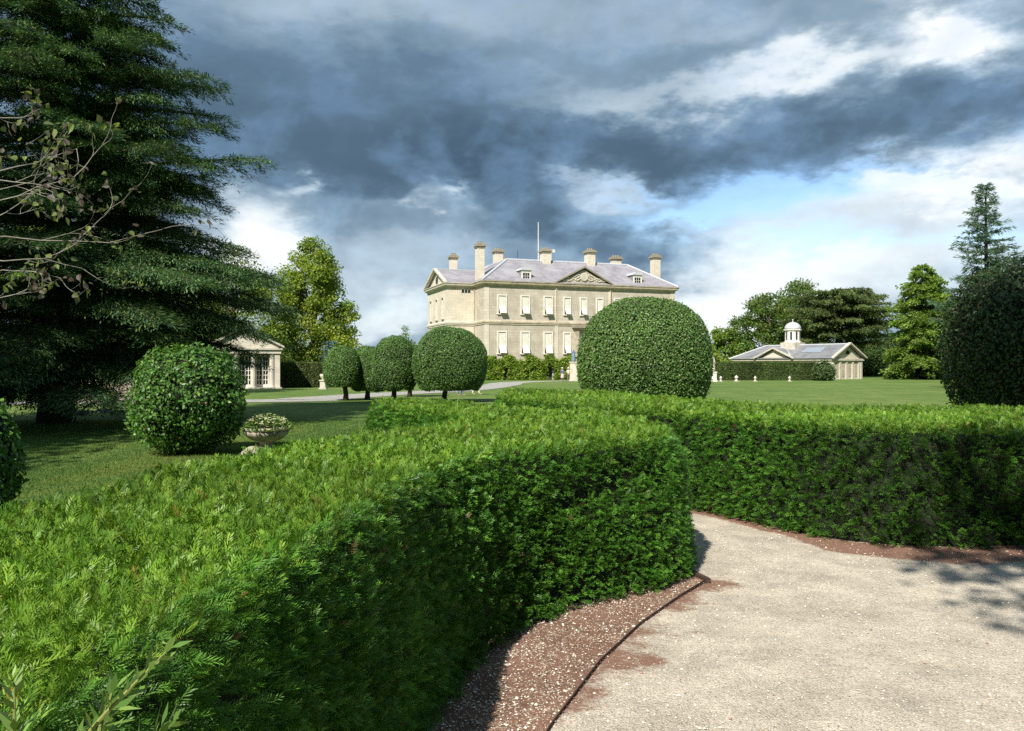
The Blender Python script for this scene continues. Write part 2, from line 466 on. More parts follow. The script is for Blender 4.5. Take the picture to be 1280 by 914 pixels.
# lawn material
def lawn_mat():
    m, nt, out = new_mat('mown_grass'); L = nt.links.new
    tc = nd(nt, 'ShaderNodeTexCoord')
    def noise(s, d, r=.6, st=(1, 1, 1)):
        mp = nd(nt, 'ShaderNodeMapping'); mp.inputs['Scale'].default_value = st; L(tc.outputs['Object'], mp.inputs[0])
        n = nd(nt, 'ShaderNodeTexNoise'); n.inputs['Scale'].default_value = s; n.inputs['Detail'].default_value = d
        n.inputs['Roughness'].default_value = r; L(mp.outputs[0], n.inputs['Vector']); return n
    a = noise(.09, 8, .65); b = noise(1.1, 8, .7, (1, .35, 1)); c = noise(22, 5, .7)
    ra = nd(nt, 'ShaderNodeValToRGB'); e = ra.color_ramp.elements
    e[0].position = .32; e[0].color = (.082, .16, .034, 1); e[1].position = .66; e[1].color = (.165, .222, .066, 1)
    L(a.outputs[0], ra.inputs[0])
    rb = nd(nt, 'ShaderNodeValToRGB'); e = rb.color_ramp.elements
    e[0].position = .3; e[0].color = (.52, .62, .5, 1); e[1].position = .72; e[1].color = (1.4, 1.25, 1.2, 1)
    L(b.outputs[0], rb.inputs[0])
    rc = nd(nt, 'ShaderNodeValToRGB'); e = rc.color_ramp.elements
    e[0].position = .3; e[0].color = (.6, .6, .6, 1); e[1].position = .7; e[1].color = (1.3, 1.3, 1.2, 1)
    L(c.outputs[0], rc.inputs[0])
    m1 = nd(nt, 'ShaderNodeMix', data_type='RGBA', blend_type='MULTIPLY'); m1.inputs[0].default_value = .8
    L(ra.outputs[0], m1.inputs[6]); L(rb.outputs[0], m1.inputs[7])
    m2 = nd(nt, 'ShaderNodeMix', data_type='RGBA', blend_type='MULTIPLY'); m2.inputs[0].default_value = .8
    L(m1.outputs[2], m2.inputs[6]); L(rc.outputs[0], m2.inputs[7])
    p = nd(nt, 'ShaderNodeBsdfPrincipled'); p.inputs['Roughness'].default_value = .9; p.inputs['Specular IOR Level'].default_value = .15
    L(m2.outputs[2], p.inputs['Base Color'])
    bp = nd(nt, 'ShaderNodeBump'); bp.inputs['Strength'].default_value = .7; bp.inputs['Distance'].default_value = .04
    L(c.outputs[0], bp.inputs['Height']); L(bp.outputs[0], p.inputs['Normal']); L(p.outputs[0], out.inputs[0])
    return m
u_ = np.linspace(-1, 1, 140)
gx = 12*np.sinh(5.6*u_); gy = 12*np.sinh(5.6*u_) + 20
tag(grid_obj('ground', gx, gy, lambda X, Y: ground_z(X, Y), lawn_mat()), 'mown lawn reaching from hedges to the mansion', None, kind='structure')

# gravel clearing with red soil worked in along its edges
EDGE = [(-.62, .2), (-.40, 1.6), (-.15, 2.5), (.06, 3.2), (.179, 3.56), (.478, 4.32), (.795, 4.94), (1.17, 5.54), (1.44, 5.93)]
FOOT_R = [(2.08, 8.8), (2.55, 7.94), (2.95, 6.98), (3.44, 6.93), (4.57, 7.0), (7, 7.1), (10, 7.2)]
GRAVEL = [(-1.0, -6), (-1.0, 1), (-.8, 3.3), (-.4, 4.6), (.3, 5.3), (1.2, 6.3), (1.15, 8), (.85, 9.6), (-.7, 10.9), (-1.0, 13.5), (0, 13.5),
          (.9, 11.4), (2.3, 9.6), (3.1, 7.5), (12, 7.6), (12, -6)]
def soil_amount(V):
    P = V[:, :2]
    n = .6*wob(V*np.array([1, 1, 0]), 2.2, 3) + .4*wob(V*np.array([1, 1, 0]), 7.0, 5) + .35*wob(V*np.array([1, 1, 0]), 16.0, 6)
    dl = dist_line(P, EDGE); dr = dist_line(P, FOOT_R)
    wr = .16 + .42*np.clip((P[:, 0]-2.6)/1.6, 0, 1)
    a = np.clip(.85 - dl/.36 + n*.9, 0, 1)*.62
    b = np.clip(1.3 - dr/wr + n*.45, 0, 1)
    c = np.clip(n*1.3-.75, 0, 1)*np.clip(1.4 - dl/.9, 0, 1)
    d = np.clip(n*1.2-.35 - (dr-.7), 0, 1)*np.clip((P[:, 0]-2.8), 0, 1)*.7
    return np.clip(a + b + c + d, 0, 1)
def gravel_mat(name, base, soil, use_attr=True):
    m, nt, out = new_mat(name); L = nt.links.new
    tc = nd(nt, 'ShaderNodeTexCoord')
    v = nd(nt, 'ShaderNodeTexVoronoi'); v.inputs['Scale'].default_value = 140; v.inputs['Randomness'].default_value = 1.0
    L(tc.outputs['Object'], v.inputs['Vector'])
    sp = nd(nt, 'ShaderNodeSeparateColor'); L(v.outputs['Color'], sp.inputs[0])
    rv = nd(nt, 'ShaderNodeValToRGB'); e = rv.color_ramp.elements
    e[0].position = 0.0; e[0].color = (.5, .48, .45, 1); e[1].position = 1.0; e[1].color = (1.28, 1.28, 1.26, 1)
    x = e.new(.12); x.color = (.8, .79, .77, 1)
    L(sp.outputs[0], rv.inputs[0])
    n = nd(nt, 'ShaderNodeTexNoise'); n.inputs['Scale'].default_value = 2.2; n.inputs['Detail'].default_value = 10; n.inputs['Roughness'].default_value = .72
    L(tc.outputs['Object'], n.inputs['Vector'])
    rn = nd(nt, 'ShaderNodeValToRGB'); e = rn.color_ramp.elements
    e[0].position = .36; e[0].color = tuple(c*.66 for c in base) + (1,); e[1].position = .6; e[1].color = (*base, 1)
    L(n.outputs[0], rn.inputs[0])
    m1 = nd(nt, 'ShaderNodeMix', data_type='RGBA', blend_type='MULTIPLY'); m1.inputs[0].default_value = 1
    L(rn.outputs[0], m1.inputs[6]); L(rv.outputs[0], m1.inputs[7])
    col = m1.outputs[2]
    if use_attr:
        a = nd(nt, 'ShaderNodeAttribute', attribute_name='soil')
        n4 = nd(nt, 'ShaderNodeTexNoise'); n4.inputs['Scale'].default_value = 30; n4.inputs['Detail'].default_value = 6; n4.inputs['Roughness'].default_value = .7
        L(tc.outputs['Object'], n4.inputs['Vector'])
        ad = nd(nt, 'ShaderNodeMath', operation='ADD'); L(a.outputs['Fac'], ad.inputs[0]); L(n4.outputs[0], ad.inputs[1])
        rr = nd(nt, 'ShaderNodeMapRange'); rr.inputs[1].default_value = .72; rr.inputs[2].default_value = 1.05; L(ad.outputs[0], rr.inputs[0])
        ms = nd(nt, 'ShaderNodeMix', data_type='RGBA', blend_type='MULTIPLY'); ms.inputs[0].default_value = .75
        ms.inputs[6].default_value = (*soil, 1); L(rv.outputs[0], ms.inputs[7])
        m3 = nd(nt, 'ShaderNodeMix', data_type='RGBA'); L(rr.outputs[0], m3.inputs[0]); L(col, m3.inputs[6]); L(ms.outputs[2], m3.inputs[7])
        col = m3.outputs[2]
    if base == SOIL:                             # pale chips trodden into the soil
        v2 = nd(nt, 'ShaderNodeTexVoronoi'); v2.inputs['Scale'].default_value = 120; L(tc.outputs['Object'], v2.inputs['Vector'])
        s2 = nd(nt, 'ShaderNodeSeparateColor'); L(v2.outputs['Color'], s2.inputs[0])
        n5 = nd(nt, 'ShaderNodeTexNoise'); n5.inputs['Scale'].default_value = 3.5; n5.inputs['Detail'].default_value = 4; L(tc.outputs['Object'], n5.inputs['Vector'])
        a5 = nd(nt, 'ShaderNodeMath', operation='MULTIPLY_ADD'); L(n5.outputs[0], a5.inputs[0]); a5.inputs[1].default_value = .45; L(s2.outputs[1], a5.inputs[2])
        r5 = nd(nt, 'ShaderNodeMapRange'); r5.inputs[1].default_value = 1.115; r5.inputs[2].default_value = 1.17; L(a5.outputs[0], r5.inputs[0])
        m5 = nd(nt, 'ShaderNodeMix', data_type='RGBA'); L(r5.outputs[0], m5.inputs[0]); L(col, m5.inputs[6]); m5.inputs[7].default_value = (.55, .48, .38, 1)
        col = m5.outputs[2]
    p = nd(nt, 'ShaderNodeBsdfPrincipled'); p.inputs['Roughness'].default_value = .92; p.inputs['Specular IOR Level'].default_value = .2
    L(col, p.inputs['Base Color'])
    b = nd(nt, 'ShaderNodeBump'); b.inputs['Strength'].default_value = .75; b.inputs['Distance'].default_value = .008; b.invert = True
    L(v.outputs['Distance'], b.inputs['Height'])
    b2 = nd(nt, 'ShaderNodeBump'); b2.inputs['Strength'].default_value = .5; b2.inputs['Distance'].default_value = .03
    L(n.outputs[0], b2.inputs['Height']); L(b.outputs[0], b2.inputs['Normal'])
    L(b2.outputs[0], p.inputs['Normal']); L(p.outputs[0], out.inputs[0])
    return m
SOIL = (.235, .135, .095)
gz = lambda X, Y: .006 + .004*np.sin(X*3.1+1)*np.sin(Y*2.3)
tag(grid_obj('gravel_path', np.arange(-1.1, 12, .06), np.arange(-6, 13.6, .06), gz, gravel_mat('pale_gravel', (.56, .495, .405), SOIL),
             keep=lambda x, y: inside(x, y, GRAVEL), attr=('soil', soil_amount)), 'pale gravel clearing between the yew hedges', None, kind='structure')
SOILPOLY = [(-1.2, .2), (-1.0, 2), (-.8, 3.3), (-.5, 4.5), (.1, 5.2), (1.0, 6.2), (1.38, 6.22)] + EDGE[::-1]
tag(grid_obj('soil_border', np.arange(-1.3, 1.6, .02), np.arange(.2, 6.3, .02),
             lambda X, Y: .015 + .003*np.sin(X*9)*np.sin(Y*7+1) + .002*np.sin(X*23+Y*17),
             gravel_mat('red_soil', SOIL, SOIL, False), keep=lambda x, y: inside(x, y, SOILPOLY)),
    'bare red soil strip at the foot of the near hedge', None, kind='structure')
# edging: a thin strip with a thicker board at the corner
ed = thing('path_edging', 'thin dark edging strip curving between red soil and pale gravel', 'edging', (1.44, 5.93, 0))
def loc_pts(pts, o): return [(p[0]-o[0], p[1]-o[1]) for p in pts]
mb = MB(); mb.sweep([(-.003, -.02), (.003, -.02), (.003, .027), (-.003, .027)], loc_pts(EDGE, (1.44, 5.93)), closed=False)
mb.build('strip', M['timber'], ed)
mb = MB(); mb.sweep([(-.02, -.02), (.02, -.02), (.02, .042), (-.02, .042)], loc_pts([(1.455, 5.90), (1.33, 6.32)], (1.44, 5.93)), closed=False)
mb.build('corner_board', M['timber'], ed)

# loose stones on gravel and soil
def scatter_stones():
    n = 90000
    y = 2.6 + 5.5*rng.random(n)**1.3; x = rng.uniform(-1, 6, n)
    onsoil = inside(x, y, SOILPOLY); ong = inside(x, y, GRAVEL) & ~onsoil
    vis = np.abs(x) < y*.68
    keep = vis & ((onsoil & (rng.random(n) < .75)) | (ong & (rng.random(n) < .22)))
    x, y, onsoil = x[keep], y[keep], onsoil[keep]; n = len(x)
    s = np.exp(rng.normal(math.log(.0031), .5, n)); s = np.clip(s, .0015, np.where(onsoil, .016, .009))
    z = np.where(onsoil, .018, .009)
    base = np.array([(1,0,0),(0,1,0),(-1,0,0),(0,-1,0),(0,0,.7),(0,0,-.7)], float)
    V = base[None]*rng.uniform(.6, 1.35, (n, 6, 1))*s[:, None, None]
    a = rng.uniform(0, 6.28, n); ca, sa = np.cos(a)[:, None], np.sin(a)[:, None]
    X = V[..., 0]*ca - V[..., 1]*sa; Y = V[..., 0]*sa + V[..., 1]*ca
    V = np.stack([X + x[:, None], Y + y[:, None], V[..., 2] + z[:, None] + s[:, None]*.15], -1)
    T = np.array([(0,1,4),(1,2,4),(2,3,4),(3,0,4),(1,0,5),(2,1,5),(3,2,5),(0,3,5)])
    P = V[:, T].reshape(n*8, 3, 3)
    c = tints(n, [(.62,.56,.45), (.72,.68,.58), (.45,.36,.27), (.33,.2,.14)], [5, 3, 2, 1])
    return poly_obj('loose_stones', P, np.repeat(c, 8, 0), M['stonechip'])
m, nt, out = new_mat('stone_chips'); a = nd(nt, 'ShaderNodeAttribute', attribute_name='tint'); p = nd(nt, 'ShaderNodeBsdfPrincipled')
p.inputs['Roughness'].default_value = .9; nt.links.new(a.outputs[0], p.inputs[0]); nt.links.new(p.outputs[0], out.inputs[0]); M['stonechip'] = m
tag(scatter_stones(), 'small pale stone chips strewn over gravel and red soil', None, kind='stuff')

# drive crossing the far lawn
def strip_obj(name, line, width, z, mat):
    P = [Vector((a, b)) for a, b in line]
    fine = []
    for i in range(len(P)-1):                 # Catmull-Rom
        p0, p1, p2, p3 = P[max(i-1, 0)], P[i], P[i+1], P[min(i+2, len(P)-1)]
        for k in range(8):
            t = k/8
            fine.append(.5*((2*p1) + (p2-p0)*t + (2*p0-5*p1+4*p2-p3)*t*t + (3*p1-p0-3*p2+p3)*t**3))
    fine.append(P[-1]); v = []
    for i, p in enumerate(fine):
        t = (fine[min(i+1, len(fine)-1)] - fine[max(i-1, 0)]).normalized(); q = Vector((t.y, -t.x))
        for s in (-1, 1):
            x = p + q*s*width/2; v.append((x.x, x.y, float(ground_z(x.x, x.y)) + z))
    mb = MB(); mb.add(v, [(2*i, 2*i+1, 2*i+3, 2*i+2) for i in range(len(fine)-1)])
    return mb.build(name, mat)
def gp(px, py):                               # ground point (height 0) under a photograph pixel
    d = EYE*F/(py-457); return (at(px, d), d)
drive = [(-40, 30.5), gp(300, 501), gp(400, 497), gp(480, 491), gp(550, 487.2), (-2.6, 64), (-1.0, 78), (.2, 92), (6, 104), (18, 109), (40, 118)]
tag(strip_obj('drive', drive, 3.6, .02, gravel_mat('grey_gravel', (.40, .385, .36), SOIL, False)), 'grey gravel drive crossing the lawn behind topiary trees', None, kind='structure')

# grass blades on the nearer lawn
def grass():
    n = 260000
    y = 6.5 + 17*rng.random(n)**1.5; x = -y*rng.uniform(.0, .68, n) - .8
    keep = (y > 6.5) & ~((x > -2.6) & (y < 8.6))
    x, y = x[keep], y[keep]; n = len(x)
    p = np.stack([x, y, np.zeros(n)-.004], 1)
    d = nrm(np.stack([rng.normal(0, .55, n), rng.normal(0, .55, n), np.ones(n)], 1))
    h = rng.uniform(.018, .045, n)*(1 + .3*wob(p, 1.2, 9)); w = rng.uniform(.003, .006, n)*(1 + (y-6)*.09)
    s = nrm(np.cross(d, rand_dir(n)))
    V = np.stack([p - s*w[:, None], p + s*w[:, None], p + d*h[:, None]], 1)
    big = wob(p, .9, 4)
    c = tints(n, [(.07, .15, .03), (.10, .175, .042), (.17, .19, .07)], [5, 4, 1])
    c = np.where((big > .35)[:, None], c*np.array([1.5, 1.2, 1.2]), c)
    return poly_obj('grass', V, c, M['grassblade'])
tag(grass(), 'short mown grass blades on the shaded lawn', None, kind='stuff')

# ------------------------------------------------------------------ yew hedges
TOPS = .955; HH = 1.09
def hedge(name, label, top, batter, dens, back=.5, H=HH, dome=0.0, core_only_below=None):
    """top: plan polygon of the clipped top, counter-clockwise; batter: how far the foot stands out"""
    root = thing(name, label, 'hedge', (float(np.mean([p[0] for p in top])), float(np.mean([p[1] for p in top])), 0))
    o0 = np.array(root.location)
    # resample
    P = []
    for a, b in zip(top, top[1:]+top[:1]):
        a = np.array(a); b = np.array(b); k = max(1, int(np.linalg.norm(b-a)/.3))
        P += [a + (b-a)*i/k for i in range(k)]
    P = np.array(P)
    for _ in range(2): P = .5*P + .25*(np.roll(P, 1, 0) + np.roll(P, -1, 0))
    T = nrm(np.roll(P, -1, 0) - np.roll(P, 1, 0)); NV = np.stack([T[:, 1], -T[:, 0]], 1)
    area2 = np.sum(P[:, 0]*np.roll(P[:, 1], -1) - np.roll(P[:, 0], -1)*P[:, 1])
    if area2 < 0: NV = -NV
    foot = P + NV*batter
    cen = P.mean(0)
    def domez(xy):
        return dome*np.clip((xy[:, 1]-cen[1])/max(np.ptp(P[:, 1])*.5, .1), -.3, 1)
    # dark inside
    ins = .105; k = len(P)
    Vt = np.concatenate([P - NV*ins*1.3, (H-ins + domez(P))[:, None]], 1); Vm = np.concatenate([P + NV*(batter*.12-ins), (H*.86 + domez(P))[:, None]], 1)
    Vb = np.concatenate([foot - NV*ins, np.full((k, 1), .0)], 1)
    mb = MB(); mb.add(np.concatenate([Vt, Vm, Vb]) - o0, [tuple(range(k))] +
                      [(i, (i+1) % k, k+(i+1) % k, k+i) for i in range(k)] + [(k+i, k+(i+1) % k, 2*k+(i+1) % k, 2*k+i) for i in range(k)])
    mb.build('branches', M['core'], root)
    # points on the top
    lo, hi = P.min(0), P.max(0); dmax = max(dens(np.array([.5]))[0], 1)
    n = int((hi-lo).prod()*dmax)
    q = rng.uniform(lo, hi, (n, 2)); q = q[inside(q[:, 0], q[:, 1], P)]
    dist = np.linalg.norm(np.concatenate([q, np.full((len(q), 1), H-EYE)], 1), axis=1)
    q = q[rng.random(len(q)) < dens(dist)/dmax]
    nt_ = len(q)
    pt = np.concatenate([q, (H + domez(q))[:, None]], 1); nn = np.tile([0., 0, 1], (nt_, 1))
    # points on the sides
    sp, sn = [], []
    Pn = np.roll(P, -1, 0); Fn = np.roll(foot, -1, 0); NVn = np.roll(NV, -1, 0)
    for i in range(k):
        seg = np.linalg.norm(Pn[i]-P[i]); mid = .5*(P[i]+foot[i])
        dd = np.array([math.hypot(mid[0], mid[1])])
        facing = float(np.dot(-mid, NV[i])) > 0
        cnt = rng.poisson(dens(dd)[0]*seg*H*1.05*(1 if facing else back))
        if cnt == 0: continue
        u = rng.random((cnt, 1)); v = rng.random((cnt, 1))
        xy = (P[i]*(1-u) + Pn[i]*u)*(1-v) + (foot[i]*(1-u) + Fn[i]*u)*v
        nv = NV[i]*(1-u) + NVn[i]*u
        bul = .03*np.sin(v*math.pi)
        z = (H + dome*0)*(1-v) + .03*v
        sp.append(np.concatenate([xy + nv*bul, z + domez(xy)[:, None]*(1-v)], 1)); sn.append(np.concatenate([nv, np.full((cnt, 1), .12)], 1))
    ps = np.concatenate(sp); ns = nrm(np.concatenate(sn))
    # round the shoulder a little
    def make(p, n, top_):
        N = len(p)
        lump = wob(p, 4.0, 11)*.022 + wob(p, 13.0, 12)*.016
        dist = np.linalg.norm(p - np.array([0, 0, EYE]), axis=1)
        if top_:
            de = dist_line(p[:, :2], [tuple(x) for x in P] + [tuple(P[0])])
            lump = lump - .05*np.clip(1-de/.10, 0, 1)**2*.5
        else:
            lump = lump - .015*np.clip((p[:, 2]-H+.12)/.12, 0, 1)
        cl_ = sum(wob(p*np.array([1, 1, 1.25]), f_, 140+i_) for i_, f_ in enumerate((20, 24, 28, 33)))/2.3
        lump = lump + (.022 if not top_ else .018)*cl_
        p = p + n*lump[:, None] - n*(rng.uniform(.012, .075, (N, 1)))
        kp = rng.random(N) < np.clip((.62 if not top_ else .72) + 1.1*cl_, .14, 1)
        p, n, dist = p[kp], n[kp], dist[kp]; N = len(p)
        rd = rand_dir(N)
        if top_:
            d = nrm(n*rng.uniform(.25, .9, (N, 1)) + rd*.8)
            sn_ = nrm(np.array([0, 0, 1.]) + rd[:, [1, 2, 0]]*.7)
        else:
            d = nrm(n*.9 + rd*.62 + np.array([0, 0, .08]))
            sn_ = nrm(np.array([0, 0, .75]) + n*.45 + rd[:, [1, 2, 0]]*.55)
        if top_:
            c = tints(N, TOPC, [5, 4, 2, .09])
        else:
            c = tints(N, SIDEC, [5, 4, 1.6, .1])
        patch = wob(p, 1.6, 21)
        c = c*(1 + .22*patch)[:, None]
        res = []
        for a, b, L, K, nl, nw in ((0, 2.2, .052, 18, .0155, .0028), (2.2, 4.2, .050, 14, .0175, .0042), (4.2, 7.0, .050, 10, .020, .0068), (7.0, 99, .056, 8, .025, .0100)):
            s = (dist >= a) & (dist < b)
            if s.sum() == 0: continue
            V = shoots(p[s], d[s], sn_[s], L*rng.uniform(.7, 1.3, s.sum()), K, nl, nw)
            res.append((V, np.repeat(c[s], K, 0)))
        return res
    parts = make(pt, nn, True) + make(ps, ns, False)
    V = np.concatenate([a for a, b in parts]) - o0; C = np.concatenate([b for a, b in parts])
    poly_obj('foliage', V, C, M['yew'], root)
    return root
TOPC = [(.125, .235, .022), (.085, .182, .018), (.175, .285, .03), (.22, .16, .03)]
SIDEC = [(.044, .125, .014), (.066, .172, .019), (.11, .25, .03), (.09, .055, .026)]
def dens(d): return np.interp(d, [0, 1.5, 3, 5, 8, 14], [7500, 6800, 5000, 3900, 2500, 1600])
left_top = [(1.30, 6.2), (1.42, 6.75), (1.36, 7.8), (1.10, 9.4), (.2, 10.06), (-.21, 10.6), (-.44, 11.1), (-.9, 12.3), (-2.2, 12.9), (-2.05, 11.5),
            (-.32, 7.9), (-1.1, 6.85), (-1.34, 6.08), (-1.70, 4.98), (-1.87, 3.87), (-1.94, 3.02), (-2.05, 2.0), (-2.1, .9), (-2.1, -.5), (-.80, -.5),
            (-.76, .6), (-.75, 1.3), (-.75, 1.67), (-.708, 2.0), (-.648, 2.54), (-.60, 3.2), (-.56, 3.81), (-.37, 4.53), (-.08, 5.25), (.405, 5.72)]
left_top = [(x*TOPS, y*TOPS) for x, y in left_top]
hl = hedge('yew_hedge', 'near clipped yew hedge curving along the left of the gravel path', left_top, .17, dens)
right_top = [(-.25, 12.2), (.23, 11.65), (.7, 10.7), (1.2, 10.2), (1.75, 9.9), (2.3, 9.4), (2.8, 8.45), (3.2, 7.62), (3.62, 7.5), (4.78, 7.56), (5.3, 7.7), (8.5, 7.8), (11, 7.9),
             (11, 10.6), (8, 10.6), (5, 10.6), (3.5, 11), (2.4, 12.4), (1.3, 14.4), (-.1, 14.9)]
right_top = [(x*TOPS, y*TOPS) for x, y in right_top]
hr = hedge('yew_hedge', 'clipped yew hedge behind the gravel, running off to the right', right_top, .2, dens, dome=.1)
# long soft shoots of the near hedge that stand up close to the lens
sh = MB()
o0 = np.array(hl.location)
def sprig(base, tip, n, K, nl, nw, seed):
    b = np.array(base, float); t = np.array(tip, float); d = t-b; L = np.linalg.norm(d)
    sh.tube([b-o0, b+d*.5+np.array([0, 0, .004])-o0, t-o0], [.0028, .0022, .0008], 6)
    tt = np.linspace(.08, 1, K); base_ = b[None] + d[None]*tt[:, None]
    dn = d/L; s = np.cross(n, dn); s /= np.linalg.norm(s); nn_ = np.cross(dn, s)
    phi = np.arange(K)*2.4 + rng.uniform(-.3, .3, K)
    a = 1.0*(1-.4*tt)
    dirs = dn[None]*np.cos(a)[:, None] + (s[None]*np.cos(phi)[:, None] + nn_[None]*np.sin(phi)[:, None])*np.sin(a)[:, None]
    ln = nl*rng.uniform(.8, 1.15, K)*(1-.35*tt)
    nrmv = nrm(np.cross(dirs, np.cross(dn[None], dirs)) + .3*rand_dir(K))
    V = leaves(base_, dirs, nrmv, ln, nw, .12)
    return V, tints(K, [(.14, .24, .05), (.10, .19, .04), (.2, .3, .07)], [3, 3, 1])
Vs, Cs = [], []
for b_, t_, K in (((-.47, .80, 1.20), (-.345, .80, 1.335), 34), ((-.50, .80, 1.18), (-.50, .80, 1.30), 26), ((-.55, .78, 1.15), (-.56, .8, 1.33), 34), ((-.43, .8, 1.2), (-.415, .83, 1.285), 22),
                  ((-.53, .82, 1.2), (-.55, .82, 1.27), 20), ((-.42, .82, 1.19), (-.37, .86, 1.235), 20)):
    v_, c_ = sprig(b_, t_, np.array([0, -1., .3]), K, .042, .0078, 1)
    Vs.append(v_ - o0); Cs.append(c_)
shoot_o = sh.build('shoot', noisy_mat('green_stem', (.16, .2, .05), (.22, .24, .07), 9, .6), hl)
poly_obj('needles', np.concatenate(Vs), np.concatenate(Cs), M['yew'], shoot_o)

# ------------------------------------------------------------------ leafy shrubs and topiary
def leafball(center, rad, n, ll, lw, cols, probs, seed, power=2.0, flat=None, lump=.05, depth=.16, mat='leaf', root=None, pname='foliage', core=.86, size_cam=None):
    """a clipped crown: superellipsoid shell full of leaves over a dark twiggy inside"""
    c = np.array(center, float); rad = np.array(rad, float)
    def surf(dirs):
        q = np.sum(np.abs(dirs/1.0)**power, axis=1)**(-1/power)
        r = q*(1 + lump*wob(dirs*1.0, 3.2, seed) + lump*.6*wob(dirs, 8.0, seed+1))
        s = dirs*r[:, None]
        if flat is not None: s[:, 2] = np.maximum(s[:, 2], flat + .05*wob(dirs, 6, seed+2))
        return s
    d = rand_dir(n); s = surf(d)
    k = 1 - depth*rng.random((n, 1))**1.6 + np.where(rng.random((n, 1)) < .05, rng.uniform(0, .045, (n, 1)), 0)
    o0 = np.array(root.location) if root is not None else 0
    p = c + s*rad*k
    nn = nrm(d/rad)
    if flat is not None: nn = np.where((s[:, 2:3] < flat+.06), nrm(nn*.4 + np.array([0, 0, -1.])), nn)
    r1 = rand_dir(n)
    ldir = nrm(np.cross(nn, r1) + nn*rng.uniform(-.1, .7, (n, 1)) + np.array([0, 0, -.15]))
    lnorm = nrm(nn*.8 + rand_dir(n)*.75 + np.array([0, 0, .25]))
    sz = rng.uniform(.7, 1.25, n)
    V = leaves(p, ldir, lnorm, ll*sz, lw*sz, .15)
    col = tints(n, cols, probs)*(1 + .2*wob(p, 2.4/max(rad)*1.5, seed+5))[:, None]
    f = poly_obj(pname, V - o0, col, M[mat], root)
    # inside
    import bmesh
    bm = bmesh.new(); bmesh.ops.create_icosphere(bm, subdivisions=4, radius=1)
    vv = np.array([v.co[:] for v in bm.verts]); vs = c + surf(nrm(vv))*rad*core - o0
    for v, x in zip(bm.verts, vs): v.co = x
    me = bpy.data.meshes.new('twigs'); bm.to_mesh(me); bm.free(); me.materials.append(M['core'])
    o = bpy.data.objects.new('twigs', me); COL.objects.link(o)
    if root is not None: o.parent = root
    return f
def trunk(root, pts, rad, name='trunk', mat='bark', seg=10):
    mb = MB(); mb.tube(pts, rad, seg); return mb.build(name, M[mat], root, smooth=True)

GL = [(.05, .135, .022), (.08, .19, .03), (.14, .26, .042), (.14, .11, .045)]
# camellia-like bush on the left lawn
bx, bd = at(235, 14.6), 14.6
b = thing('round_shrub', 'rounded glossy shrub on the shaded lawn, left of the flower urn', 'shrub', (bx, bd, 0))
leafball((bx, bd, 1.07), (1.01, 1.0, 1.0), 15000, .07, .042, GL, [5, 4, 2, .2], 31, 1.95, lump=.16, depth=.22, root=b)
trunk(b, [(0, 0, 0), (.02, 0, .4)], [.07, .05])
mb = MB()
for k in range(7):
    a = k*.9; mb.tube([(.08*math.cos(a), .08*math.sin(a), 0), (.4*math.cos(a), .4*math.sin(a), .35)], [.02, .012], 6)
mb.build('stem', M['bark'], b)
# dark shrub at the left edge
b = thing('edge_shrub', 'dark leafy shrub cut off by the left edge of the picture', 'shrub', (at(-34, 8.2), 8.2, 0))
leafball((at(-40, 8.2), 8.2, .6), (.44, .45, .68), 5200, .07, .042, GL, [5, 4, 1, .5], 41, 2.3, lump=.1, root=b)
trunk(b, [(0, 0, 0), (0, 0, .4)], [.05, .04])
# large dome on the right of the house
b = thing('topiary_dome', 'large clipped holly dome hiding the right of the mansion', 'topiary', (at(805, 24), 24, 0))
leafball((at(805, 24), 24, 1.75), (1.98, 1.98, 1.88), 80000, .06, .038, [(.08, .16, .04), (.115, .21, .05), (.18, .28, .075), (.17, .17, .08)], [5, 4, 2.4, .4], 51, 2.25, lump=.03, depth=.07, core=.92, root=b, flat=-.72)
trunk(b, [(0, 0, 0), (0, 0, 1.2)], [.14, .12])
b = thing('topiary_dome', 'dark bronze-green clipped dome at the right edge of the picture', 'topiary', (at(1310, 15.5), 15.5, 0))
leafball((at(1316, 15.5), 15.5, 1.92), (1.86, 1.86, 1.84), 34000, .066, .042, [(.035, .075, .022), (.055, .10, .03), (.08, .13, .038), (.11, .07, .04)], [5, 4, 1.5, 1], 61, 2.5, lump=.025, depth=.08, core=.91, root=b, flat=-.72)
trunk(b, [(0, 0, 0), (0, 0, 1.2)], [.14, .12])
